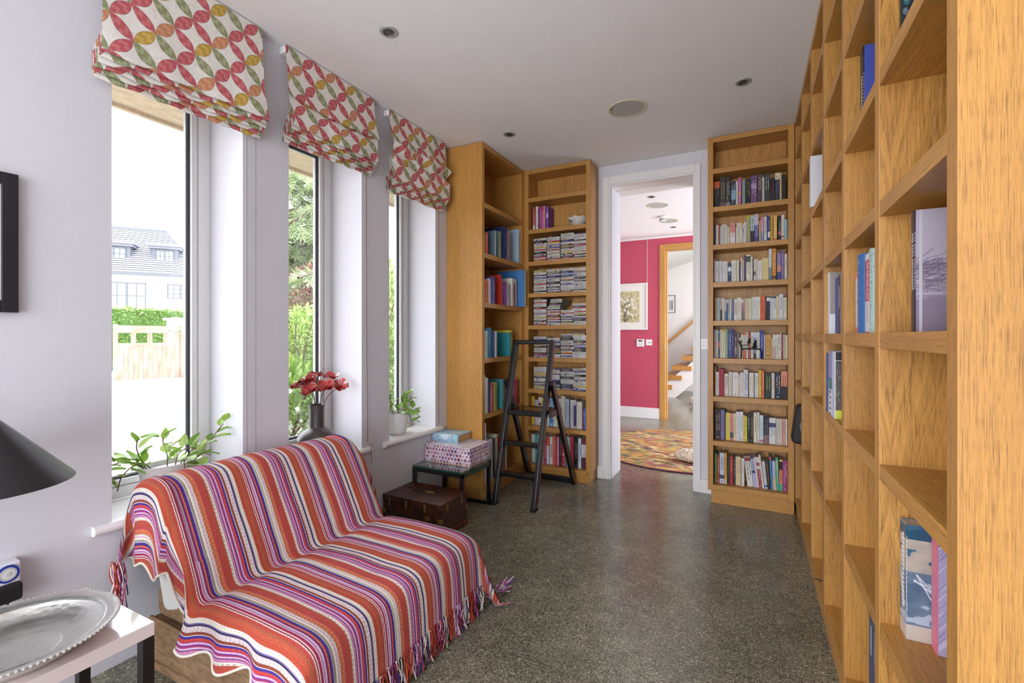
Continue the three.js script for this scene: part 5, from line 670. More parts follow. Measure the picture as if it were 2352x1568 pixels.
{
  const b = thing('bookend', [0, 1.038, 3.665], 'wrought iron bookend with small animal figures among the paperbacks', 'bookend'), iron = std(0x17120e, 0.55, { metalness: 0.5 }), r = 0.0042, D = 3.668;
  part('bent_rod', tube([V(-0.062, 1.0425, D), V(-0.061, 1.07, D), V(-0.058, 1.100, D), V(-0.050, 1.105, D), V(0.050, 1.106, D), V(0.062, 1.100, D), V(0.066, 1.07, D), V(0.067, 1.0425, D)], r, 8, false, 60), iron, b);
  part('twig', tube([V(-0.058, 1.102, D), V(-0.062, 1.125, D), V(-0.070, 1.148, D), V(-0.082, 1.160, D)], 0.005, 7), iron, b); part('twig', tube([V(-0.061, 1.13, D), V(-0.05, 1.132, D), V(-0.03, 1.134, D), V(-0.020, 1.131, D)], 0.0028, 6), iron, b); part('twig', tube([V(-0.070, 1.148, D), V(-0.064, 1.16, D), V(-0.058, 1.165, D)], 0.004, 6), iron, b);
  for (const [x, y, s] of [[-0.014, 1.160, 0.7], [0.022, 1.135, 1]]) {
    const bl = (rx, ry, rz, dx, dy) => { const g = new THREE.SphereGeometry(1, 10, 8); g.scale(rx * s, ry * s, rz * s); g.translate(x + dx * s, y + dy * s, -D); return g; };
    part('figure', merge([bl(0.011, 0.017, 0.008, 0, 0), bl(0.008, 0.008, 0.007, 0.006, 0.020), bl(0.003, 0.006, 0.003, 0.002, 0.029), bl(0.003, 0.006, 0.003, 0.010, 0.029), bl(0.012, 0.005, 0.005, -0.008, -0.014), bl(0.004, 0.012, 0.004, 0.010, -0.010)]), iron, b);
    if (s === 1) part('figure_post', tube([V(x, 1.121, D), V(x, 1.106, D)], 0.003, 6), iron, b); else part('figure_post', tube([V(-0.020, 1.131, D), V(-0.016, 1.15, D)], 0.0028, 6), iron, b);
  }
}
// ---------------------------------------------------------------- ceiling fittings
const fitting = std(new THREE.Color('#b6b8b4'), 0.35, { metalness: 0.4 }), ivory = std(new THREE.Color('#d2caae'), 0.5), mesh = std(new THREE.Color('#b9b7b2'), 0.8);
function downlight(x, D, label, y = YC, group = 'ceiling downlights') {
  const d = thing('downlight', [x, y - 0.012, D], label, 'light', group);
  part('trim_ring', lathe([[0.024, 0.004], [0.026, -0.003], [0.034, -0.004], [0.040, -0.003], [0.043, 0.000], [0.043, 0.0015]], x, y - 0.0015, D, 36), fitting, d);
  part('reflector', lathe([[0.0, 0.0055], [0.018, 0.005], [0.0235, 0.0015], [0.0245, -0.001]], x, y - 0.006, D, 28), std(new THREE.Color('#6d6a62'), 0.3, { metalness: 0.6, side: THREE.DoubleSide }), d);
}
downlight(-1.508, 1.687, 'round recessed downlight nearest the large blind'); downlight(-0.039, 2.923, 'round recessed downlight near the long bookcase'); downlight(-1.518, 2.931, 'round recessed downlight above the corner bookcase');
function ceilingSpeaker(x, D, r, label, y = YC) { const s = thing('ceiling_speaker', [x, y - 0.01, D], label, 'speaker', 'ceiling speakers'); part('rim', lathe([[r * 0.86, -0.001], [r * 0.88, -0.006], [r * 0.97, -0.006], [r, -0.002], [r, 0]], x, y - 0.0005, D, 48), ivory, s); part('grille', lathe([[0, -0.003], [r * 0.86, -0.003], [r * 0.87, 0]], x, y - 0.0005, D, 40), mesh, s); return s; }
{ const s = ceilingSpeaker(-0.689, 2.935, 0.118, 'large round ceiling speaker in the middle of the ceiling'); part('badge', box(-0.785, -0.772, YC - 0.0050, YC - 0.0035, 2.87, 2.90), std(0x3a362c, 0.5), s); }
ceilingSpeaker(-0.905, 5.26, 0.115, 'round ceiling speaker nearer the doorway in the hall'); ceilingSpeaker(-0.905, 6.03, 0.115, 'round ceiling speaker further back in the hall');
downlight(-0.907, 4.91, 'hall downlight nearest the doorway'); downlight(-0.905, 6.41, 'hall downlight furthest back');
{ const s = thing('smoke_alarm', [-0.93, YC - 0.06, 5.78], 'white smoke alarm on the hall ceiling', 'smoke alarm'); part('housing', lathe([[0, -0.055], [0.034, -0.054], [0.040, -0.045], [0.042, -0.028], [0.050, -0.024], [0.052, 0], [0, 0]], -0.93, YC - 0.0005, 5.78, 36), whitePaint, s); part('vent_band', lathe([[0.0405, -0.046], [0.0428, -0.046], [0.0428, -0.036], [0.0405, -0.036]], -0.93, YC - 0.0005, 5.78, 36), std(0x77746e, 0.7), s); }
// ---------------------------------------------------------------- hall: picture, controls, rug
{
  const p = thing('framed_picture', [-1.66, 1.285, DP], 'white framed flower watercolour hanging on the pink wall', 'picture'); const x0 = -1.98, x1 = -1.335, y0 = 1.285, y1 = 1.965;
  for (const b of [[x0, x0 + 0.018, y0, y1], [x1 - 0.018, x1, y0, y1], [x0 + 0.018, x1 - 0.018, y0, y0 + 0.018], [x0 + 0.018, x1 - 0.018, y1 - 0.018, y1]]) part('frame_rail', box(...b, DP - 0.03, DP - 0.001, { r: 0.002 }), whitePaint, p);
  part('mount', box(x0 + 0.018, x1 - 0.018, y0 + 0.018, y1 - 0.018, DP - 0.014, DP - 0.002), std(new THREE.Color('#e9e4da'), 0.8), p);
  part('watercolour', plainUV(box(-1.86, -1.452, 1.395, 1.852, DP - 0.016, DP - 0.0135)), art((c, W, H) => { c.fillStyle = '#cdbf9c'; c.fillRect(0, 0, W, H); for (let k = 0; k < 420; k++) { c.globalAlpha = 0.5; c.fillStyle = ['#8a8a3a', '#e0dcc8', '#b8b060', '#5a6a34', '#d8cf9a', '#7a6a4a', '#c9b25a'][k % 7]; const y = rr(0, H); c.beginPath(); c.ellipse(rr(0, W), y, rr(6, 30), rr(4, 18), rr(0, 3), 0, 7); c.fill(); } c.strokeStyle = '#4a3f30'; c.globalAlpha = 0.8; c.lineWidth = 4; for (let k = 0; k < 16; k++) { let x = W * 0.5, y = H; c.beginPath(); c.moveTo(x, y); for (let q = 0; q < 7; q++) { x += rr(-50, 50); y -= rr(30, 70); c.lineTo(x, y); } c.stroke(); } c.globalAlpha = 1; c.fillStyle = '#e6e0d2'; for (let k = 0; k < 26; k++) { const x = rr(40, W - 40), y = rr(H * 0.25, H * 0.8); for (let q = 0; q < 5; q++) { c.beginPath(); c.ellipse(x + 14 * Math.cos(q * 1.257), y + 14 * Math.sin(q * 1.257), 12, 9, q * 1.257, 0, 7); c.fill(); } } }), p);
}
solo('picture_wire', tube([V(-1.345, 2.60, DP - 0.006), V(-1.345, 2.2, DP - 0.006), V(-1.345, 1.96, DP - 0.006)], 0.003, 6), whitePaint, 'thin pale picture hanging rod on the pink wall', 'rod');
{ const t = thing('alarm_keypad', [-1.437, 1.045, DP], 'white alarm keypad with a small dark display on the pink wall', 'keypad'); part('housing', box(-1.492, -1.384, 1.040, 1.150, DP - 0.022, DP - 0.001, { r: 0.004 }), whitePaint, t); part('display', box(-1.468, -1.408, 1.112, 1.136, DP - 0.0235, DP - 0.0215), std(0x55584c, 0.3), t); for (let r = 0; r < 2; r++) for (let k = 0; k < 4; k++) part('key', box(-1.466 + k * 0.016, -1.456 + k * 0.016, 1.062 + r * 0.018, 1.072 + r * 0.018, DP - 0.024, DP - 0.0215), std(new THREE.Color('#c2c0ba'), 0.5), t); }
{ const t = thing('wall_socket', [-1.316, 1.06, DP], 'small white wall plate right of the alarm keypad', 'socket'); part('plate', box(-1.359, -1.273, 1.058, 1.144, DP - 0.010, DP - 0.001, { r: 0.002 }), whitePaint, t); for (const x of [-1.325, -1.297]) part('port', box(x, x + 0.014, 1.094, 1.108, DP - 0.0115, DP - 0.0095), std(0x6a6862, 0.5), t); }
const rugTex = texture(canvas(1024, 1024, (c, W) => { const P = ['#c2a24a', '#8a2c48', '#3a4a54', '#c87a3e', '#d0b060', '#6a7a54', '#a84a5e', '#e0cfa0', '#2c3440', '#b89a3a', '#7a2a3e']; c.fillStyle = '#b08a4a'; c.fillRect(0, 0, W, W); for (let k = 0; k < 3800; k++) { const x = rr(0, W), y = rr(0, W), n = vnoise(x / 150 + 4, y / 90) * 0.7 + rnd() * 0.3; c.fillStyle = P[Math.floor(n * P.length) % P.length]; c.globalAlpha = 0.8; c.beginPath(); c.ellipse(x, y, rr(8, 40), rr(3, 9), rr(-0.2, 0.2), 0, 7); c.fill(); } c.globalAlpha = 1; }), 1, 1);
{ const r = thing('round_rug', [-0.63, 0, 5.25], 'round multicoloured abstract rug on the hall floor', 'rug'); const g = new THREE.CylinderGeometry(0.945, 0.945, 0.012, 96); g.translate(-0.63, 0.0065, -5.25); const p = g.attributes.position, uv = g.attributes.uv; for (let i = 0; i < p.count; i++) uv.setXY(i, (p.getX(i) + 1.6) / 1.9, (-p.getZ(i) - 4.3) / 1.9); part('pile', g, std(0xffffff, 0.95, { map: rugTex }), r); const e = new THREE.TorusGeometry(0.946, 0.0065, 8, 120); e.rotateX(Math.PI / 2); e.translate(-0.63, 0.0065, -5.25); part('binding', e, std(new THREE.Color('#6a2448'), 0.9), r); }
function fluffy(x, y, D, rx, ry, rz, n, col, name, label, cat) {   // a woolly thing: a body covered in short tufts
  const o = thing(name, [x, y, D], label, cat), gs = []; const body = new THREE.SphereGeometry(1, 24, 16); body.scale(rx, ry, rz); body.translate(x, y + ry, -D);
  for (let k = 0; k < n; k++) { const a = rr(0, 6.283), b = Math.acos(rr(-0.5, 1)), d = new THREE.Vector3(Math.sin(b) * Math.cos(a), Math.cos(b), Math.sin(b) * Math.sin(a)), t = new THREE.SphereGeometry(rr(0.010, 0.018), 5, 4); t.translate(x + d.x * rx, y + ry + d.y * ry, -D + d.z * rz); gs.push(t); }
  const m = std(new THREE.Color(col), 0.95); part('body', body, m, o); part('wool', merge(gs), m, o).userData.kind = 'stuff';
}
fluffy(-0.50, 0.0125, 4.69, 0.14, 0.055, 0.10, 260, '#d9c8b2', 'woolly_cushion', 'cream woolly cushion lying on the round rug', 'cushion');
fluffy(-0.80, 0.0, 8.45, 0.13, 0.09, 0.12, 220, '#d8d2c2', 'woolly_cushion', 'pale woolly cushion on the floor by the staircase', 'cushion');
{ const p = thing('small_print', [-1.56, 1.70, 10.75], 'small black framed drawing on the white stair wall', 'picture'); for (const b of [[-1.645, -1.635, 1.70, 2.085], [-1.485, -1.475, 1.70, 2.085], [-1.635, -1.485, 1.70, 1.71], [-1.635, -1.485, 2.075, 2.085]]) part('frame_rail', box(...b, 10.735, 10.749), std(0x26282a, 0.5), p); part('drawing', plainUV(box(-1.636, -1.484, 1.709, 2.076, 10.742, 10.748)), art((c, W, H) => { c.fillStyle = '#e4e4de'; c.fillRect(0, 0, W, H); c.fillStyle = '#5a5c5c'; for (const x of [70, 120, 160]) { c.fillRect(x, H * 0.35, 26, H * 0.5); c.beginPath(); c.ellipse(x + 13, H * 0.31, 14, 18, 0, 0, 7); c.fill(); } }, 256, 512), p); }
// ---------------------------------------------------------------- vase of ceramic poppies
const stoneware = phy(new THREE.Color('#4a4441'), 0.32, { clearcoat: 0.2, clearcoatRoughness: 0.3, bumpMap: pewterBump, bumpScale: 0.0006 });
{
  const v = thing('vase', [-2.175, 0.53, 1.845], 'bulbous dark grey stoneware vase on the middle window sill', 'vase');
  part('body', lathe([[0, 0], [0.060, 0], [0.080, 0.012], [0.100, 0.040], [0.108, 0.072], [0.103, 0.102], [0.085, 0.128], [0.060, 0.145], [0.045, 0.152], [0.0415, 0.165], [0.0405, 0.20], [0.0405, 0.24], [0.0425, 0.272], [0.0445, 0.279], [0.0435, 0.282], [0.041, 0.281], [0.038, 0.27], [0.036, 0.2], [0.034, 0.16]], -2.175, 0.5305, 1.845, 64), stoneware, v);
}
const poppyGlaze = phy(0xffffff, 0.18, { vertexColors: true, clearcoat: 0.8, clearcoatRoughness: 0.08, side: THREE.DoubleSide }), wire = std(0x2a2422, 0.5, { metalness: 0.5 });
function poppy(px, py, pd, tx, tz, R, k, label) {
  const o = thing('ceramic_poppy', [px, 0.80, pd], label, 'flower', 'ceramic poppies in the vase');
  const dir = new THREE.Vector3(tx, 1, tz).normalize(), q = new THREE.Quaternion().setFromUnitVectors(new THREE.Vector3(0, 1, 0), dir), gs = [];
  for (let layer = 0; layer < 2; layer++) for (let m = 0; m < 3; m++) {
    const a0 = m * 2.094 + layer * 1.047 + k * 0.7; const g = sheet(10, 8, (u, v) => { const a = a0 + (u - 0.5) * 2.2, r = R * (0.08 + 0.92 * v) * (1 - 0.25 * Math.pow(Math.abs(u - 0.5) * 2, 3)), y = R * (0.55 * Math.pow(v, 1.4) * (layer ? 1.05 : 0.75) + 0.16 * v * Math.sin(u * 9 + k + m * 2)) - layer * 0.0 + 0.06 * R * layer; const p = new THREE.Vector3(r * Math.cos(a), y, r * Math.sin(a)).applyQuaternion(q); return { p: p.add(new THREE.Vector3(px, py, -pd)), uv: [u, v] }; });
    const c = new Float32Array(g.attributes.position.count * 3), uv = g.attributes.uv; for (let i = 0; i < uv.count; i++) { const e = uv.getY(i) > 0.99 || uv.getX(i) < 0.01 || uv.getX(i) > 0.99; const w = e ? [0.62, 0.36, 0.36] : [0.54 + 0.08 * hash2(i, k), 0.06, 0.05]; c.set(w, i * 3); } g.setAttribute('color', new THREE.BufferAttribute(c, 3)); gs.push(g);  // pale petal rim: edge highlight painted into the vertex colours
  }
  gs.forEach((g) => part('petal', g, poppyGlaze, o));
  const head = new THREE.SphereGeometry(R * 0.16, 10, 8); head.translate(px + dir.x * R * 0.2, py + dir.y * R * 0.2, -pd + dir.z * R * 0.2); part('centre', head, std(new THREE.Color('#7a1510'), 0.4), o);
  part('stem', tube([V(px, py, pd), V(px * 0.55 + -2.175 * 0.45, py * 0.5 + 0.835 * 0.5, pd * 0.55 + 1.845 * 0.45), V(-2.175 + (px + 2.175) * 0.3, 0.80, 1.845 + (pd - 1.845) * 0.25), V(-2.175 + (px + 2.175) * 0.12, 0.62, 1.845)], 0.0016, 5), wire, o);
}
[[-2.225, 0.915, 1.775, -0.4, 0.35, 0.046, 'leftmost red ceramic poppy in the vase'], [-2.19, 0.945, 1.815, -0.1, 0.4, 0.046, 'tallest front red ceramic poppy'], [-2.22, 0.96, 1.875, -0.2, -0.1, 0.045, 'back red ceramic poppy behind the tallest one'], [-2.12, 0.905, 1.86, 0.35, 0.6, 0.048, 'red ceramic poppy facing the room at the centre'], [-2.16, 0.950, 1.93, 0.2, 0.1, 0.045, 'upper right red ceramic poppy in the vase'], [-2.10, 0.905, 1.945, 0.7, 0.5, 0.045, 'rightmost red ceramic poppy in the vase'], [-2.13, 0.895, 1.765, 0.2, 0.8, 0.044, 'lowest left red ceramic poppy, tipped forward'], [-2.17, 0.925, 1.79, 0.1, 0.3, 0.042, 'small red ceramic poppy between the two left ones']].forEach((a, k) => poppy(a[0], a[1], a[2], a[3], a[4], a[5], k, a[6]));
// ---------------------------------------------------------------- trailing plants in white pots
const leafMats = [0x9fc457, 0x8ab548, 0xb4d07a, 0x7da53e].map((c) => phy(c, 0.4, { transmission: 0.3, thickness: 0, side: THREE.DoubleSide })), stemMat = std(new THREE.Color('#6a5238'), 0.7), potMat = phy(new THREE.Color('#e8e6e4'), 0.25, { clearcoat: 0.3 });
function leafGeo(p, dir, len, wid, roll) {
  const z = dir.clone().normalize(), up0 = Math.abs(z.y) > 0.9 ? new THREE.Vector3(1, 0, 0) : new THREE.Vector3(0, 1, 0), x = new THREE.Vector3().crossVectors(up0, z).normalize().applyAxisAngle(z, roll), y = new THREE.Vector3().crossVectors(z, x);
  return sheet(6, 8, (u, v) => { const s = Math.sin(Math.PI * Math.pow(v, 0.8)) * wid * (u - 0.5) * 2, l = v * len, q = p.clone().addScaledVector(z, l).addScaledVector(x, s * 0.5).addScaledVector(y, Math.abs(u - 0.5) * wid * 0.35 - v * v * len * 0.14); return { p: q, uv: [u, v] }; });
}
function plant(label, group, base, vines, pot) {
  const o = thing('potted_plant', base, label, 'plant', group); part('pot', pot, potMat, o);
  vines.forEach((pts) => {
    const v = pts.map((q) => V(q[0], q[1], q[2])), c = new THREE.CatmullRomCurve3(v, false, 'centripetal'), st = part('vine', new THREE.TubeGeometry(c, 20, 0.0022, 5), stemMat, o), n = Math.max(3, Math.round(c.getLength() / 0.026));
    for (let k = 1; k <= n; k++) { const t = k / n, p = c.getPointAt(t), tg = c.getTangentAt(t), side = new THREE.Vector3(rr(-1, 1), rr(-0.25, 0.9), rr(-1, 1)).normalize().multiplyScalar(0.9).addScaledVector(tg, 0.45), pet = p.clone().addScaledVector(side.clone().normalize(), 0.012); const len = rr(0.050, 0.076); part('leaf', leafGeo(pet, side, len, len * rr(0.52, 0.68), rr(-0.6, 0.6)), leafMats[Math.floor(rnd() * 4)], o); }
    return st;
  });
}
{ // oval pot on the first sill
  const pot = lathe([[0.052, 0], [0.058, 0.004], [0.068, 0.13], [0.070, 0.138], [0.066, 0.138], [0.060, 0.12], [0, 0.115]], 0, 0, 0, 48); pot.scale(1, 1, 1.75); pot.translate(-2.175, 0.5305, -1.105);
  plant('leafy trailing plant in a white trough on the sofa-side sill', 'trailing plants on the sills', [-2.175, 0.53, 1.105], [
    [[-2.18, 0.645, 1.04], [-2.19, 0.70, 1.0], [-2.19, 0.75, 0.985], [-2.17, 0.79, 0.98]], [[-2.17, 0.645, 1.03], [-2.16, 0.69, 0.97], [-2.15, 0.66, 0.92], [-2.14, 0.61, 0.90]], [[-2.17, 0.645, 1.02], [-2.18, 0.70, 0.96], [-2.19, 0.70, 0.90], [-2.2, 0.66, 0.87]], [[-2.18, 0.645, 1.09], [-2.18, 0.70, 1.09], [-2.17, 0.76, 1.07], [-2.15, 0.78, 1.06]], [[-2.18, 0.645, 1.12], [-2.17, 0.70, 1.13], [-2.14, 0.72, 1.16], [-2.12, 0.70, 1.19]], [[-2.18, 0.645, 1.15], [-2.18, 0.70, 1.19], [-2.17, 0.72, 1.25], [-2.15, 0.77, 1.28], [-2.14, 0.80, 1.30]], [[-2.15, 0.645, 1.12], [-2.12, 0.68, 1.12], [-2.09, 0.66, 1.11], [-2.08, 0.63, 1.10]], [[-2.16, 0.645, 1.17], [-2.12, 0.69, 1.20], [-2.10, 0.68, 1.22]]], pot);
}
{
  const pot = lathe([[0.050, 0], [0.062, 0.008], [0.078, 0.045], [0.083, 0.085], [0.080, 0.12], [0.074, 0.145], [0.071, 0.146], [0.074, 0.115], [0, 0.11]], -2.165, 0.5305, 2.50, 48);
  plant('small leafy plant in a round white pot, third sill', 'trailing plants on the sills', [-2.165, 0.53, 2.50], [
    [[-2.165, 0.65, 2.50], [-2.15, 0.71, 2.53], [-2.13, 0.75, 2.58], [-2.12, 0.80, 2.62]], [[-2.15, 0.65, 2.52], [-2.11, 0.69, 2.55], [-2.07, 0.68, 2.58], [-2.05, 0.63, 2.60]], [[-2.15, 0.65, 2.50], [-2.12, 0.70, 2.48], [-2.09, 0.69, 2.50]], [[-2.17, 0.65, 2.48], [-2.18, 0.71, 2.46], [-2.17, 0.75, 2.45]], [[-2.15, 0.65, 2.51], [-2.10, 0.67, 2.53], [-2.07, 0.62, 2.54], [-2.06, 0.58, 2.545]], [[-2.165, 0.65, 2.52], [-2.15, 0.72, 2.55], [-2.15, 0.77, 2.55]]], pot);
}
// ---------------------------------------------------------------- outside the windows
const GY = -0.12;
const paveTex = pixels(512, 512, (x, y) => { const k = 0.92 + 0.10 * (vnoise(x / 9, y / 9, 57, 57) - 0.5) + 0.12 * (hash2(x >> 1, y >> 1) - 0.5); return [cl(205 * k), cl(200 * k), cl(192 * k)]; }); paveTex.repeat.set(1 / 3, 1 / 3);
struct('ground_outside', box(-75, -2.42, GY - 0.1, GY, -40, 70), std(0xffffff, 0.9, { map: paveTex }), 'pale gravel drive outside');
struct('ground_rear', box(-20, 20, GY - 0.1, GY, -30, -2.3), std(0xffffff, 0.9, { map: paveTex }), 'pale paving behind the added glazed doors');
// roof overhang above the windows: timber soffit and stone-coloured fascia
struct('trim_2', merge([box(-2.80, -2.42, 2.54, 2.57, -1.0, 4.6, { r: 0.002 })]), std(new THREE.Color('#c9a06a'), 0.7), 'tan soffit board under the roof overhang');
struct('trim_3', merge([box(-3.16, -2.80, 2.50, 2.56, -1.0, 4.6, { r: 0.003 }), box(-3.19, -3.16, 2.48, 2.75, -1.0, 4.6, { r: 0.003 })]), std(0xffffff, 0.8, { map: (() => { const t = pixels(256, 256, (x, y) => { const k = 0.9 + 0.16 * (vnoise(x / 3, y / 26, 85, 10) - 0.5) + 0.1 * (hash2(x, y >> 1) - 0.5); return [cl(205 * k), cl(184 * k), cl(154 * k)]; }); t.repeat.set(1 / 0.5, 1 / 0.5); return t; })() }), 'weathered pale roof edge boards');
// timber gate
const gateTex = pixels(256, 512, (x, y) => { const k = 0.86 + 0.22 * (vnoise(x / 5, y / 90, 51, 6) - 0.5) + 0.16 * (vnoise(x / 2, y / 20, 128, 26) - 0.5) + 0.22 * (vnoise(x / 60, y / 130, 4, 4) - 0.5); return [cl(214 * k), cl(192 * k), cl(170 * k)]; }); gateTex.repeat.set(1 / 0.3, 1 / 1.2);
const gateMat = std(0xffffff, 0.85, { map: gateTex });
{
  const g = thing('timber_gate', [-15.95, GY, 7.45], 'pale timber boarded gate with an open upper rail across the drive', 'gate'), d0 = 6.62, d1 = 8.30, x0 = -15.99, x1 = -15.92;
  part('stile', box(x0, x1, GY + 0.03, 1.52, d0, d0 + 0.10, { r: 0.004 }), gateMat, g); part('stile', box(x0, x1, GY + 0.03, 1.52, d1 - 0.10, d1, { r: 0.004 }), gateMat, g);
  part('top_rail', box(x0, x1, 1.28, 1.49, d0 + 0.1, d1 - 0.1, { r: 0.004, grain: 'z' }), gateMat, g); part('middle_rail', box(x0, x1, 0.86, 0.985, d0 + 0.1, d1 - 0.1, { r: 0.004, grain: 'z' }), gateMat, g); part('bottom_rail', box(x0 - 0.02, x1 - 0.045, GY + 0.05, GY + 0.2, d0 + 0.1, d1 - 0.1, { r: 0.004, grain: 'z' }), gateMat, g);
  for (let k = 0; k < 3; k++) part('upright', box(x0 + 0.01, x1 - 0.01, 0.985, 1.28, d0 + 0.42 + k * 0.42, d0 + 0.53 + k * 0.42, { r: 0.004, ou: k * 0.3 }), gateMat, g);
  for (let k = 0; k < 12; k++) part('board', box(x1 - 0.03, x1 - 0.006, GY + 0.06, 0.862, d0 + 0.103 + k * 0.123, d0 + 0.222 + k * 0.123, { r: 0.003, ou: k * 0.37, ov: k * 0.71 }), gateMat, g);
  part('hinge', box(x1, x1 + 0.01, 1.33, 1.38, d1 - 0.3, d1 + 0.08), std(0x8a8a88, 0.5), g);
  const post = thing('gate_post', [-15.95, GY, 8.42], 'square timber post beside the gate', 'post'); part('shaft', box(-16.02, -15.88, GY, 1.5, 8.34, 8.50, { r: 0.006 }), gateMat, post); part('cap', box(-16.03, -15.87, 1.5, 1.53, 8.33, 8.51, { r: 0.006 }), gateMat, post);
  const pil = thing('gate_pillar', [-16.35, GY, 8.55], 'white rendered pillar with a flat cap behind the gate', 'pillar'), render = std(new THREE.Color('#d8d4cc'), 0.85); part('shaft', box(-16.6, -16.15, GY, 1.68, 8.28, 8.9), render, pil); part('cap', box(-16.66, -16.08, 1.68, 1.76, 8.2, 8.96, { r: 0.01 }), render, pil);
}
// leaves: a folded pair of triangles
function leafBlade(l, w) { const g = new THREE.BufferGeometry(); g.setAttribute('position', new THREE.Float32BufferAttribute([0, 0, 0, w / 2, w * 0.12, l * 0.45, 0, 0, l, 0, 0, 0, 0, 0, l, -w / 2, w * 0.12, l * 0.45], 3)); g.computeVertexNormals(); return g; }
const foliageMat = new THREE.MeshPhysicalMaterial({ color: 0xffffff, roughness: 0.8, transmission: 0.3, thickness: 0, side: THREE.DoubleSide });
function leaves(parent, name, geo, n, place, palette) {
  const m = new THREE.InstancedMesh(geo, foliageMat, n), o = new THREE.Object3D(), p0 = parent.position, c = new THREE.Color();
  for (let k = 0; k < n; k++) { const q = place(k); o.position.set(q[0] - p0.x, q[1] - p0.y, -q[2] - p0.z); o.rotation.set(rr(-1.3, 1.3), rr(0, 6.28), rr(-1, 1)); if (q[3]) { o.lookAt(o.position.clone().add(q[3])); o.rotateZ(rr(-0.5, 0.5)); } o.scale.setScalar(rr(0.7, 1.3)); o.updateMatrix(); m.setMatrixAt(k, o.matrix); c.set(palette[Math.floor(rnd() * palette.length)]); m.setColorAt(k, c); }
  m.name = name; m.userData.kind = 'stuff'; shadows(m); parent.add(m); return m;
}
function hedge(label, x0, x1, y1, d0, d1, n, leaf, palette, core) {
  const h = thing('clipped_hedge', [(x0 + x1) / 2, GY, (d0 + d1) / 2], label, 'hedge', 'hedges outside'); part('core', box(x0 + 0.05, x1 - 0.05, GY, y1 - 0.05, d0 + 0.05, d1 - 0.05), std(new THREE.Color(core), 0.95), h);
  leaves(h, 'foliage', leafBlade(leaf, leaf * 0.6), n, () => { const f = rnd(); return f < 0.6 ? [x1 + rr(-0.08, 0.06), rr(GY, y1), rr(d0, d1)] : f < 0.85 ? [rr(x0, x1), y1 + rr(-0.08, 0.05), rr(d0, d1)] : [rr(x0, x1), rr(GY, y1), d0 + rr(-0.06, 0.08)]; }, palette);
}
const greens = ['#8fb05c', '#a2c070', '#7c9c50', '#b2cc84', '#6c8c48'], pales = ['#a3b56a', '#8fa858', '#b9c684', '#76914a', '#c8cf9a'];
hedge('clipped green hedge behind the timber gate', -23.6, -21.6, 2.26, 7.5, 14.5, 9000, 0.11, greens, '#5a7a3c');
hedge('pale green hedge seen through the middle window', -8.4, -7.2, 1.62, 4.6, 9.6, 9000, 0.07, pales, '#65763a');
// shrubs near the wall
function shrub(label, x, D, r, h, n, leaf, palette, flowers, group = 'shrubs outside the windows') {
  const s = thing('garden_shrub', [x, GY, D], label, 'shrub', group);
  for (let k = 0; k < 5; k++) part('branch', tube([V(x + rr(-0.05, 0.05), GY, D + rr(-0.05, 0.05)), V(x + rr(-0.25, 0.25) * r, GY + h * 0.4, D + rr(-0.25, 0.25) * r), V(x + rr(-0.6, 0.6) * r, GY + h * 0.85, D + rr(-0.6, 0.6) * r)], 0.012, 5), stemMat, s);
  const pt = () => { const a = rr(0, 6.283), b = Math.acos(rr(-1, 1)), q = Math.pow(rnd(), 0.33), lump = 0.82 + 0.25 * vnoise(a * 2 + x, b * 3); const out = new THREE.Vector3(Math.sin(b) * Math.cos(a), Math.cos(b) * 0.6, Math.sin(b) * Math.sin(a)); return [x + out.x * r * q * lump, GY + h * (0.5 + 0.5 * Math.cos(b) * q * lump), D - out.z * r * q * lump, out]; };
  leaves(s, 'foliage', leafBlade(leaf, leaf * 0.42), n, pt, palette);
  if (flowers) { const petal = new THREE.CircleGeometry(0.016, 5); leaves(s, 'blossom', petal, flowers, () => { const p = pt(); return [p[0] + p[3].x * 0.06, p[1] + 0.03, p[2] - p[3].z * 0.06, p[3]]; }, ['#e8eae0', '#dfe3da']); }
}
const bright = ['#9dbb55', '#88ab44', '#b5cb76', '#6f9238', '#c6d592'];
shrub('white flowering shrub close outside the middle window', -3.25, 2.55, 0.62, 1.12, 7000, 0.085, bright, 420); shrub('leafy shrub outside the third window', -3.5, 3.75, 0.70, 1.55, 7000, 0.085, bright, 160); shrub('tall green shrub behind the window shrubs', -5.3, 5.9, 1.0, 2.55, 7000, 0.10, pales, 0); shrub('bright green bush below the copper shrub', -6.6, 5.3, 0.55, 1.85, 3500, 0.08, bright, 0);
shrub('copper red leaved shrub beyond the hedge', -9.2, 7.6, 1.1, 3.0, 6000, 0.10, ['#8a5a52', '#a8746a', '#6a4440', '#b89a84', '#94806a'], 0);
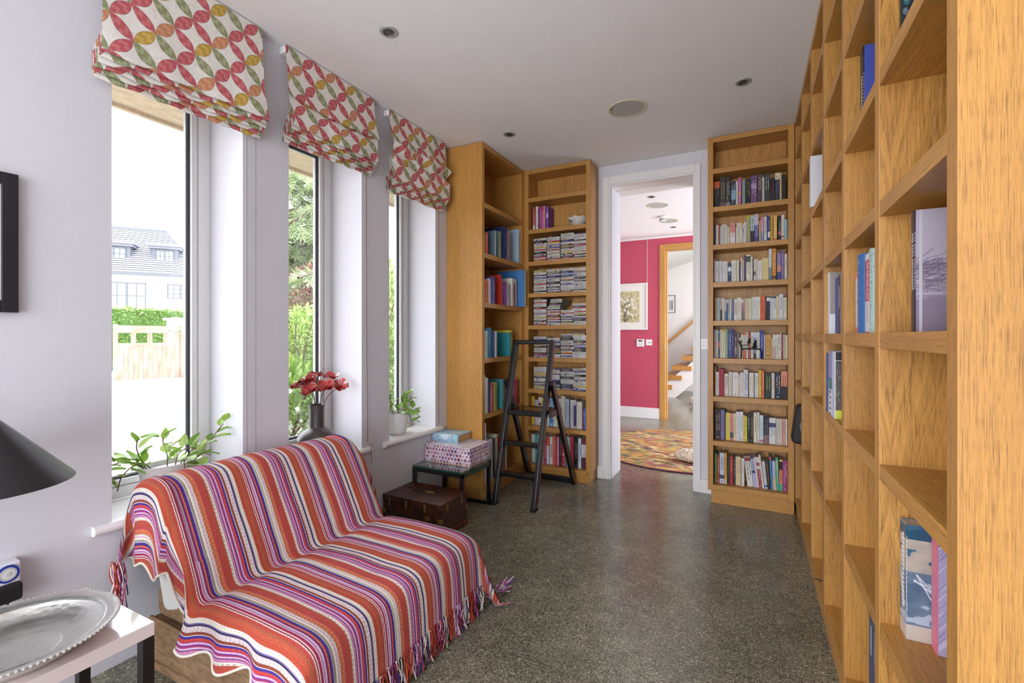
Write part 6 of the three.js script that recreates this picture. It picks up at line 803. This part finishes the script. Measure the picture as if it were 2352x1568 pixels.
// cedar with drooping sprays
{
  const t = thing('cedar_tree', [-10.8, GY, 10.6], 'large pale cedar with drooping branches beyond the windows', 'tree'); part('trunk', new THREE.CylinderGeometry(0.16, 0.34, 10, 12).translate(-10.8, GY + 5, -10.6), std(new THREE.Color('#6a5a4c'), 0.95), t);
  const tips = [], limbs = [];
  for (let k = 0; k < 46; k++) {
    const a = k < 30 ? rr(-2.9, -0.3) : rr(0, 6.28), y = 2.2 + (k / 46) * 6.6 + rr(-0.2, 0.2), L = (k < 30 ? rr(3.4, 5.8) : rr(2.5, 4)) * (1 - y / 22), pts = [], dx = Math.cos(a), dd = Math.sin(a);
    for (let q = 0; q <= 6; q++) { const f = q / 6; pts.push(V(-10.8 + dx * L * f + 0.1 * Math.sin(f * 9 + k), GY + y + 0.5 * f - 1.3 * f * f + 0.06 * Math.sin(f * 12 + k), 10.6 + dd * L * f)); }
    limbs.push(tube(pts, 0.03, 5, false, 14)); const c = new THREE.CatmullRomCurve3(pts);
    for (let q = 0; q < 26; q++) { const f = 0.18 + 0.82 * q / 26, p = c.getPoint(f), tg = c.getTangent(f), sd = new THREE.Vector3(-tg.z, -0.35 - rr(0, 0.5), tg.x).multiplyScalar(q % 2 ? 1 : -1); sd.y = -rr(0.25, 0.9); const l = rr(0.3, 0.8) * (1.2 - f * 0.5); for (let w = 0; w < 9; w++) { const e = p.clone().addScaledVector(sd, l * w / 9); tips.push([e.x + rr(-0.04, 0.04), e.y + rr(-0.05, 0.03), -e.z + rr(-0.04, 0.04), sd.clone().add(new THREE.Vector3(rr(-0.6, 0.6), rr(-0.5, 0.3), rr(-0.6, 0.6)))]); } }
  }
  part('branches', merge(limbs), std(new THREE.Color('#6f6252'), 0.95), t);
  const spray = merge([0, 1, 2, 3, 4].map((k) => { const g = leafBlade(0.26, 0.035); g.rotateY((k - 2) * 0.45); g.rotateZ(k * 0.4); return g; })); leaves(t, 'needles', spray, tips.length, (k) => tips[k], ['#94a474', '#a8b684', '#7c8c62', '#bcc69c', '#8a9a6a']);
}
// neighbouring house: local s runs along the front, q back from it
{
  const A = [-35.7, 14.7], e = [0.596, 0.803], n = [0.803, -0.596], h = thing('house', [-35, GY, 16], 'white rendered house with slate roof and dark dormers across the drive', 'house');
  const turn = Math.atan2(-(-e[1]), e[0]), place = (g) => { g.applyMatrix4(new THREE.Matrix4().makeBasis(new THREE.Vector3(e[0], 0, -e[1]), new THREE.Vector3(0, 1, 0), new THREE.Vector3(n[0], 0, -n[1]))); g.translate(A[0], 0, -A[1]); return g; };
  const blk = (s0, s1, y0, y1, q0, q1) => { const g = new THREE.BoxGeometry(s1 - s0, y1 - y0, q1 - q0); g.translate((s0 + s1) / 2, (y0 + y1) / 2, (q0 + q1) / 2); return place(g); };   // q towards the viewer
  const white = std(new THREE.Color('#d6d3cb'), 0.9), dark = std(new THREE.Color('#6a6d74'), 0.6), slateA = std(new THREE.Color('#a4a8b0'), 0.7), slateB = std(new THREE.Color('#9ca1aa'), 0.7), pane = phy(new THREE.Color('#8c9490'), 0.08, { specularIntensity: 1 });
  part('wall', blk(-14, 4.9, GY, 5.2, -8, 0), white, h); part('gutter', blk(-14, 5.1, 5.06, 5.24, 0, 0.16), dark, h);
  // slate courses up to the ridge with a hipped right end
  const quad = (a, b, c, d) => { const g = new THREE.BufferGeometry(); g.setAttribute('position', new THREE.Float32BufferAttribute([...a, ...b, ...c, ...a, ...c, ...d], 3)); g.computeVertexNormals(); return place(g); };
  const N = 22; for (let k = 0; k < N; k++) { const f0 = k / N, f1 = (k + 1) / N, y = (f) => 5.22 + 3.5 * f, q = (f) => 0.14 - 4.3 * f, s1 = (f) => 5.1 - 3.08 * f; part('slate_course', quad([-14, y(f0) + 0.03, q(f0) + 0.03], [s1(f0), y(f0) + 0.03, q(f0) + 0.03], [s1(f1), y(f1), q(f1)], [-14, y(f1), q(f1)]), k % 2 ? slateA : slateB, h); }
  part('hip_face', quad([5.1, 5.22, 0.14], [5.1, 5.22, -8.4], [2.02, 8.72, -4.2], [2.02, 8.72, -4.2]), slateB, h); part('rear_slope', quad([5.1, 5.22, -8.4], [-14, 5.22, -8.4], [-14, 8.72, -4.2], [2.02, 8.72, -4.2]), slateA, h);
  part('ridge_tiles', blk(-14, 2.05, 8.68, 8.80, -4.3, -4.06), dark, h);
  { const p = [[5.1, 5.26, 0.14], [2.02, 8.76, -4.2]].map((v) => new THREE.Vector3(...v)); part('hip_tiles', place(new THREE.TubeGeometry(new THREE.LineCurve3(p[0], p[1]), 1, 0.07, 5)), dark, h); }
  const window2 = (s0, s1, y0, y1, q, cols, rows, big) => { const w = part('window', blk(s0, s1, y0, y1, q - 0.04, q + 0.02), pane, h), bars = []; const t = 0.035; bars.push(blk(s0, s1, y0, y0 + 0.06, q, q + 0.05), blk(s0, s1, y1 - 0.06, y1, q, q + 0.05), blk(s0, s0 + 0.06, y0, y1, q, q + 0.05), blk(s1 - 0.06, s1, y0, y1, q, q + 0.05)); for (let k = 1; k < cols; k++) { const s = s0 + (s1 - s0) * k / cols, f = k % big === 0 ? t * 1.6 : t * 0.5; bars.push(blk(s - f, s + f, y0, y1, q, q + 0.04)); } for (let k = 1; k < rows; k++) { const y = y0 + (y1 - y0) * k / rows; bars.push(blk(s0, s1, y - t * 0.5, y + t * 0.5, q, q + 0.04)); } part('glazing_bars', merge(bars), dark, w); };
  window2(-1.2, 1.76, 1.2, 4.58, 0.0, 6, 4, 2); window2(2.86, 4.3, 3.62, 4.57, 0.0, 4, 3, 2);
  for (const [s0, s1] of [[-1.0, 0.68], [1.84, 3.24]]) {
    const d = part('dormer', blk(s0, s1, 5.95, 7.05, -2.6, -1.16), dark, h); part('dormer_roof', blk(s0 - 0.18, s1 + 0.16, 7.02, 7.2, -3.2, -1.02), std(new THREE.Color('#7c7f88'), 0.6), d); part('dormer_cornice', blk(s0 - 0.26, s1 + 0.24, 7.18, 7.32, -3.4, -0.92), std(new THREE.Color('#8a8d94'), 0.6), d);
    window2(s0 + 0.2, s1 - 0.22, 6.15, 6.92, -1.15, 4, 2, 2);
  }
}
renderer.render(scene, camera);
